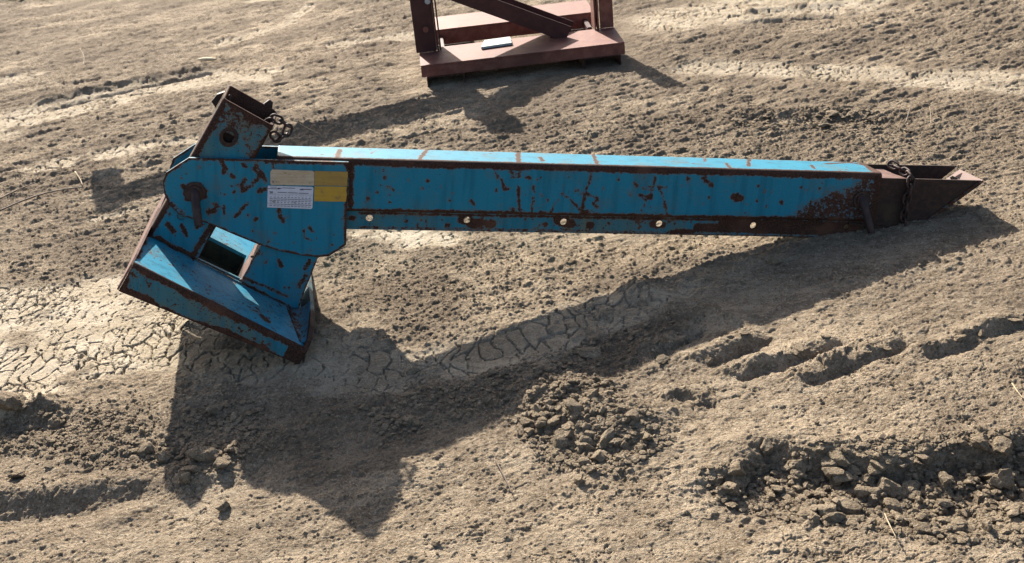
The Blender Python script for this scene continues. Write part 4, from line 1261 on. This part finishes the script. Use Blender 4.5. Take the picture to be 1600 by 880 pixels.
# small lug and wire clips at the post mouth
bm = plate_bm([(0.055, PTOP - 0.03), (0.085, PTOP - 0.03), (0.092, PTOP + 0.012), (0.086, PTOP + 0.028), (0.074, PTOP + 0.030), (0.063, PTOP + 0.006)], [], -WD - 0.012, -WD + 0.002, wvc)
finish(bm, 'lug', M['rust'])
bm = plate_bm([(-0.062, PTOP - 0.045), (-0.044, PTOP - 0.055), (-0.044, PTOP - 0.004), (-0.058, PTOP - 0.02)], [], -0.12, -0.10, wvc)
finish(bm, 'lug', M['rust'])
for pts in ([(-0.028, PTOP + 0.004), (-0.020, PTOP - 0.02), (0.0, PTOP - 0.05), (0.012, PTOP - 0.03), (0.004, PTOP - 0.012)],
            [(0.082, PTOP - 0.05), (0.086, PTOP - 0.01), (0.097, PTOP + 0.006), (0.113, PTOP + 0.004)]):
    path = smooth_path([(*wv(*p), -0.065 + 0.01 * k) for k, p in enumerate(pts)], 6)
    link('wire_clip', tube_mesh('wire_clip', [np.array(p) - BASE for p in path], 0.0035, 8), M['rust'], boom)

# ------------------------------------------------------------------ chains (hang from the boom, so things of their own)
def bw(a, u, n): return BO + BA * a + BU * u + BN * n
def link_mesh(L, Wd, r):
    pts = []
    hl = L / 2 - Wd / 2
    for k in range(9):
        th = -math.pi / 2 + math.pi * k / 8
        pts.append((hl + Wd / 2 * math.cos(th), Wd / 2 * math.sin(th), 0))
    for k in range(9):
        th = math.pi / 2 + math.pi * k / 8
        pts.append((-hl + Wd / 2 * math.cos(th), Wd / 2 * math.sin(th), 0))
    return tube_mesh('link', pts, r, 8, closed=True)
LM = link_mesh(0.036, 0.022, 0.0038)
LM.materials.append(M['rust'])
def chain(pts, label, name='rusty_chain', pitch=0.026, scale=1.0):
    P = smooth_path(pts, 12)
    # walk the path at even pitch
    out = [P[0]]; acc = 0
    for a, b in zip(P[:-1], P[1:]):
        d = np.linalg.norm(b - a)
        while acc + d >= pitch:
            t = (pitch - acc) / d
            a = a + (b - a) * t; d = np.linalg.norm(b - a); acc = 0
            out.append(a)
        acc += d
    root = empty(name, Matrix.Translation(Vector(out[-1])))
    tag(root, label, 'chain')
    for i in range(len(out) - 1):
        c = (out[i] + out[i + 1]) / 2; d = out[i + 1] - out[i]; d = d / np.linalg.norm(d)
        ref = BN if i % 2 == 0 else np.cross(BN, d)
        y = np.cross(ref, d); y /= np.linalg.norm(y); z = np.cross(d, y)
        o = bpy.data.objects.new('link', LM)
        COL.objects.link(o)
        o.parent = root
        mm = Matrix.Identity(4)
        for k in range(3):
            mm[k][0], mm[k][1], mm[k][2], mm[k][3] = d[k] * scale, y[k] * scale, z[k] * scale, c[k] - out[-1][k]
        o.matrix_local = mm
    return root
chain([bw(1.646, 0.162, -0.10), bw(1.660, 0.155, -0.07), bw(1.668, 0.150, -0.035), bw(1.672, 0.140, -0.004), bw(1.668, 0.12, 0.006), bw(1.664, 0.07, 0.006), bw(1.666, 0.02, 0.006), bw(1.672, -0.018, 0.008)],
      'rusty chain draped over the open tip of the boom and hanging down its side')
pc = lambda w, v, n: BO + BA * wv(w, v)[0] + BU * wv(w, v)[1] + BN * n
chain([pc(0.098, PTOP + 0.008, -0.05), pc(0.125, PTOP + 0.014, -0.045), pc(0.150, PTOP + 0.010, -0.045), pc(0.150, PTOP - 0.02, -0.04), pc(0.135, PTOP - 0.038, -0.036), pc(0.115, PTOP - 0.022, -0.03)],
      'short rusty chain looped at the open top of the upright post', scale=0.95)

# ------------------------------------------------------------------ RED FRAME behind
fr_rot = math.radians(3.0)
FO = np.array([-0.306, 5.125, 0.0])
fm = Matrix.Translation(Vector((FO[0], FO[1], 0))) @ Matrix.Rotation(fr_rot, 4, 'Z')
frame = empty('steel_stand', fm)
tag(frame, 'dark red painted steel stand cut off by the top edge of the picture', 'stand')
def box_bm(bm, x0, x1, y0, y1, z0, z1):
    vs = [bm.verts.new(p) for p in ((x0, y0, z0), (x1, y0, z0), (x1, y1, z0), (x0, y1, z0), (x0, y0, z1), (x1, y0, z1), (x1, y1, z1), (x0, y1, z1))]
    for f in ((0, 3, 2, 1), (4, 5, 6, 7), (0, 1, 5, 4), (1, 2, 6, 5), (2, 3, 7, 6), (3, 0, 4, 7)):
        bm.faces.new([vs[i] for i in f])
def fpart(name, boxes, mat, bev=0.0025, xf=None):
    obs = bmesh.new()
    for b in boxes:
        bm = bmesh.new()
        box_bm(bm, *b)
        if bev: bmesh.ops.bevel(bm, geom=bm.edges[:], offset=bev, segments=2, affect='EDGES')
        me = bpy.data.meshes.new('t'); bm.to_mesh(me); bm.free()
        obs.from_mesh(me); bpy.data.meshes.remove(me)
    if xf is not None: bmesh.ops.transform(obs, matrix=xf, verts=obs.verts)
    me = bpy.data.meshes.new(name); obs.to_mesh(me); obs.free()
    return link(name, me, mat, frame)
ZB, ZT = 0.046, 0.100
fpart('front_beam', [(0, 0.915, 0.0, 0.27, ZT - 0.008, ZT), (0, 0.915, 0.0, 0.008, ZB, ZT - 0.0085), (0, 0.915, 0.262, 0.27, ZB, ZT - 0.0085)], M['oxide'], 0.0015)
for x in (0.02, 0.725):
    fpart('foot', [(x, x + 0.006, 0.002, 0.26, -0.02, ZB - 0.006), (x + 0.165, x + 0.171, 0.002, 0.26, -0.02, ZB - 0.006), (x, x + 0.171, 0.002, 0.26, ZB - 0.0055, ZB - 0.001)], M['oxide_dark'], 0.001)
fpart('back_beam', [(0.06, 0.86, 0.50, 0.75, ZT + 0.012, ZT + 0.02), (0.06, 0.86, 0.50, 0.508, ZB + 0.0, ZT + 0.0115)], M['oxide'], 0.0015)
for x in (0.085, 0.66):
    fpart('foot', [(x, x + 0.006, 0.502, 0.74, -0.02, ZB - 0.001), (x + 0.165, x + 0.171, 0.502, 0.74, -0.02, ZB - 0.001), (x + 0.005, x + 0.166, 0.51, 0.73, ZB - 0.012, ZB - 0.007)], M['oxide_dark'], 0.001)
PH = 0.56
PHR = 0.42
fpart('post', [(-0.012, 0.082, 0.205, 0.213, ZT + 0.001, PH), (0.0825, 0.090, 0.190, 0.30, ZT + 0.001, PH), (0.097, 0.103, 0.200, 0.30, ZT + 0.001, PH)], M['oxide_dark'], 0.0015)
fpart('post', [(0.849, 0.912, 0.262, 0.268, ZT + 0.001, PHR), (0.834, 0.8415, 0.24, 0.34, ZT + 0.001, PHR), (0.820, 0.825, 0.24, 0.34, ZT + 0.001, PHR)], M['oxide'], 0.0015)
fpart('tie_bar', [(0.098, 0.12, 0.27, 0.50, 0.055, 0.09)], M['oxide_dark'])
fpart('tie_bar', [(0.80, 0.822, 0.345, 0.50, 0.055, 0.09)], M['oxide_dark'])
# slanting brace: a channel leaning up to the left
b0 = np.array([0.655, 0.245, ZT + 0.026]); b1 = np.array([-0.02, 0.245, ZT + 0.026 + 0.335])
bd = b1 - b0; bl = np.linalg.norm(bd); bd /= bl
by = np.array([0, 1, 0.0]); bz = np.cross(bd, by); bz = bz if bz[2] > 0 else -bz
xf = Matrix(((bd[0], by[0], bz[0], b0[0]), (bd[1], by[1], bz[1], b0[1]), (bd[2], by[2], bz[2], b0[2]), (0, 0, 0, 1)))
fpart('brace', [(-0.035, bl, -0.062, -0.055, -0.034, 0.040), (-0.07, bl, 0.075, 0.082, -0.034, 0.040), (-0.05, bl, -0.0545, 0.0745, -0.034, -0.027)], M['oxide_dark'], 0.001, xf)
# upper arm reaching out to the left, above the top edge of the picture
def arm(p, q, hw, hh):
    fi_ = fm.inverted()
    c0 = np.array(fi_ @ Vector(p)); c1 = np.array(fi_ @ Vector(q))
    cd = c1 - c0; cl_ = np.linalg.norm(cd); cd /= cl_
    cy = np.cross(np.array([0, 0, 1.0]), cd); cy /= np.linalg.norm(cy); cz = np.cross(cd, cy)
    x2 = Matrix(((cd[0], cy[0], cz[0], c0[0]), (cd[1], cy[1], cz[1], c0[1]), (cd[2], cy[2], cz[2], c0[2]), (0, 0, 0, 1)))
    fpart('upper_arm', [(0, cl_, -hw, hw, -hh, hh)], M['oxide'], 0.003, x2)
arm((-0.30, 5.48, 0.37), (-1.18, 5.48, 0.585), 0.04, 0.06)
arm((-1.185, 5.48, 0.587), (-1.86, 5.48, 0.83), 0.04, 0.045)
arm((-1.905, 5.48, 0.70), (-1.905, 5.482, 0.89), 0.05, 0.04)
fpart('top_rail', [(-0.02, 0.10, 0.20, 0.34, PH + 0.001, PH + 0.05)], M['oxide'], 0.003)
# bolts on the left post
fi = fm.inverted()
for px, py, rr, mt in ((668, 2, 0.013, 'zinc'), (665, 46, 0.013, 'oxide')):
    r = ray(px, py); yy = 5.125 + 0.205
    P = CAMP + r * (yy / r[1])
    Lp = fi @ Vector(P)
    c = np.array([Lp.x, 0.205, Lp.z])
    me = tube_mesh('bolt', [c + np.array([0, -0.001, 0]), c + np.array([0, -0.009, 0])], rr, 16)
    o = link('bolt', me, M[mt], frame)
    me = tube_mesh('washer', [c + np.array([0, 0.0, 0]), c + np.array([0, -0.004, 0])], rr * 1.45, 18)
    link('washer', me, M['oxide_dark'], o)
# loose plate lying on the front beam
pl = [gp(752, 77, ZT + 0.002), gp(800, 70, ZT + 0.002), gp(797, 60.5, ZT + 0.002), gp(757, 66, ZT + 0.002)]
bm = bmesh.new()
lo_ = [bm.verts.new((p[0], p[1], ZT + 0.002)) for p in pl]; hi_ = [bm.verts.new((p[0], p[1], ZT + 0.012)) for p in pl]
bm.faces.new(hi_); bm.faces.new(lo_[::-1])
for i in range(4): bm.faces.new([lo_[i], lo_[(i + 1) % 4], hi_[(i + 1) % 4], hi_[i]])
bmesh.ops.recalc_face_normals(bm, faces=bm.faces)
me = bpy.data.meshes.new('loose_plate'); bm.to_mesh(me); bm.free()
tag(link('loose_plate', me, M['glass']), 'small grey flat plate lying on the front beam of the red stand', 'plate')

# ------------------------------------------------------------------ stems, straws and chips on the ground
def stem(pts, rad, label, mat='stem', lift=0.006, name='dry_stem', cat='stem', lifts=None):
    P = []
    for k, p in enumerate(pts):
        g = gp(*p); z = gz(g[0], g[1]) + lift + (lifts[k] if lifts else 0)
        P.append((g[0], g[1], z))
    path = smooth_path(P, 6)
    n = len(path)
    tag(link(name, tube_mesh(name, path, np.linspace(rad, rad * 0.55, n), 7), M[mat]), label, cat)
stem([(0, 340), (40, 322), (75, 308), (112, 302), (132, 299)], 0.0035, 'long dry brown stem lying on the pebbly ground at the left border', 'stem_dark', 0.01)
stem([(0, 318), (28, 305), (58, 293)], 0.003, 'shorter dry stem above the long one at the left border', 'stem_dark', 0.01)
stem([(121, 282), (128, 290), (131, 297)], 0.003, 'short curved twig at the tip of the long dry stem', 'stem', 0.012)
stem([(773, 720), (782, 735), (795, 760), (800, 772)], 0.0018, 'thin dry stem bending over bare ground below the boom shadow', 'stem_dark', 0.008)
stem([(1383, 795), (1388, 820), (1400, 850)], 0.0018, 'pale grass blade sticking out of the clods of the broken bank', 'stem', 0.02)
stem([(1581, 608), (1588, 622), (1597, 635)], 0.002, 'pale straw at the right border of the picture', 'stem', 0.01)
stem([(1533, 357), (1560, 357), (1586, 358)], 0.0012, 'fine pale straw lying in the shadow of the boom tip', 'stem', 0.008)
stem([(462, 200), (480, 208), (505, 221)], 0.0016, 'fine straw lying in the shadow of the red stand', 'stem', 0.01)
stem([(132, 112), (135, 103), (130, 95)], 0.0018, 'forked dry weed standing on the far ground at the left', 'stem', 0.01, lifts=[0, 0.02, 0.04])
stem([(275, 108), (276, 100), (274, 94)], 0.0013, 'small upright straw behind the pale track on the left', 'stem', 0.005, lifts=[0, 0.02, 0.03])
stem([(1452, 203), (1454, 195), (1451, 186)], 0.0016, 'small pale straw standing right of the hollow behind the boom', 'stem', 0.005, lifts=[0, 0.02, 0.04])
stem([(1281, 66), (1282, 60), (1284, 55)], 0.0015, 'small pale straw standing on the far ground at the right', 'stem', 0.005, lifts=[0, 0.02, 0.03])
stem([(1415, 195), (1420, 183), (1424, 173)], 0.0025, 'short leaning dark twig right of the mud flakes', 'stem_dark', 0.005, lifts=[0, 0.015, 0.03])
for (px, py, L, ang, lab) in ((325, 98, 0.055, 0.12, 'pale wood chip on the far ground above the post'), (28, 4, 0.085, -0.5, 'pale wood chip at the upper left corner of the picture')):
    g = gp(px, py); z = gz(g[0], g[1])
    bm = bmesh.new()
    bmesh.ops.create_icosphere(bm, subdivisions=2, radius=1)
    bmesh.ops.scale(bm, vec=(L, 0.013, 0.009), verts=bm.verts)
    me = bpy.data.meshes.new('wood_chip'); bm.to_mesh(me); bm.free()
    o = link('wood_chip', me, M['chip'])
    o.location = (g[0], g[1], z + 0.014); o.rotation_euler = (0.1, 0.05, -ang)
    tag(o, lab, 'wood chip')
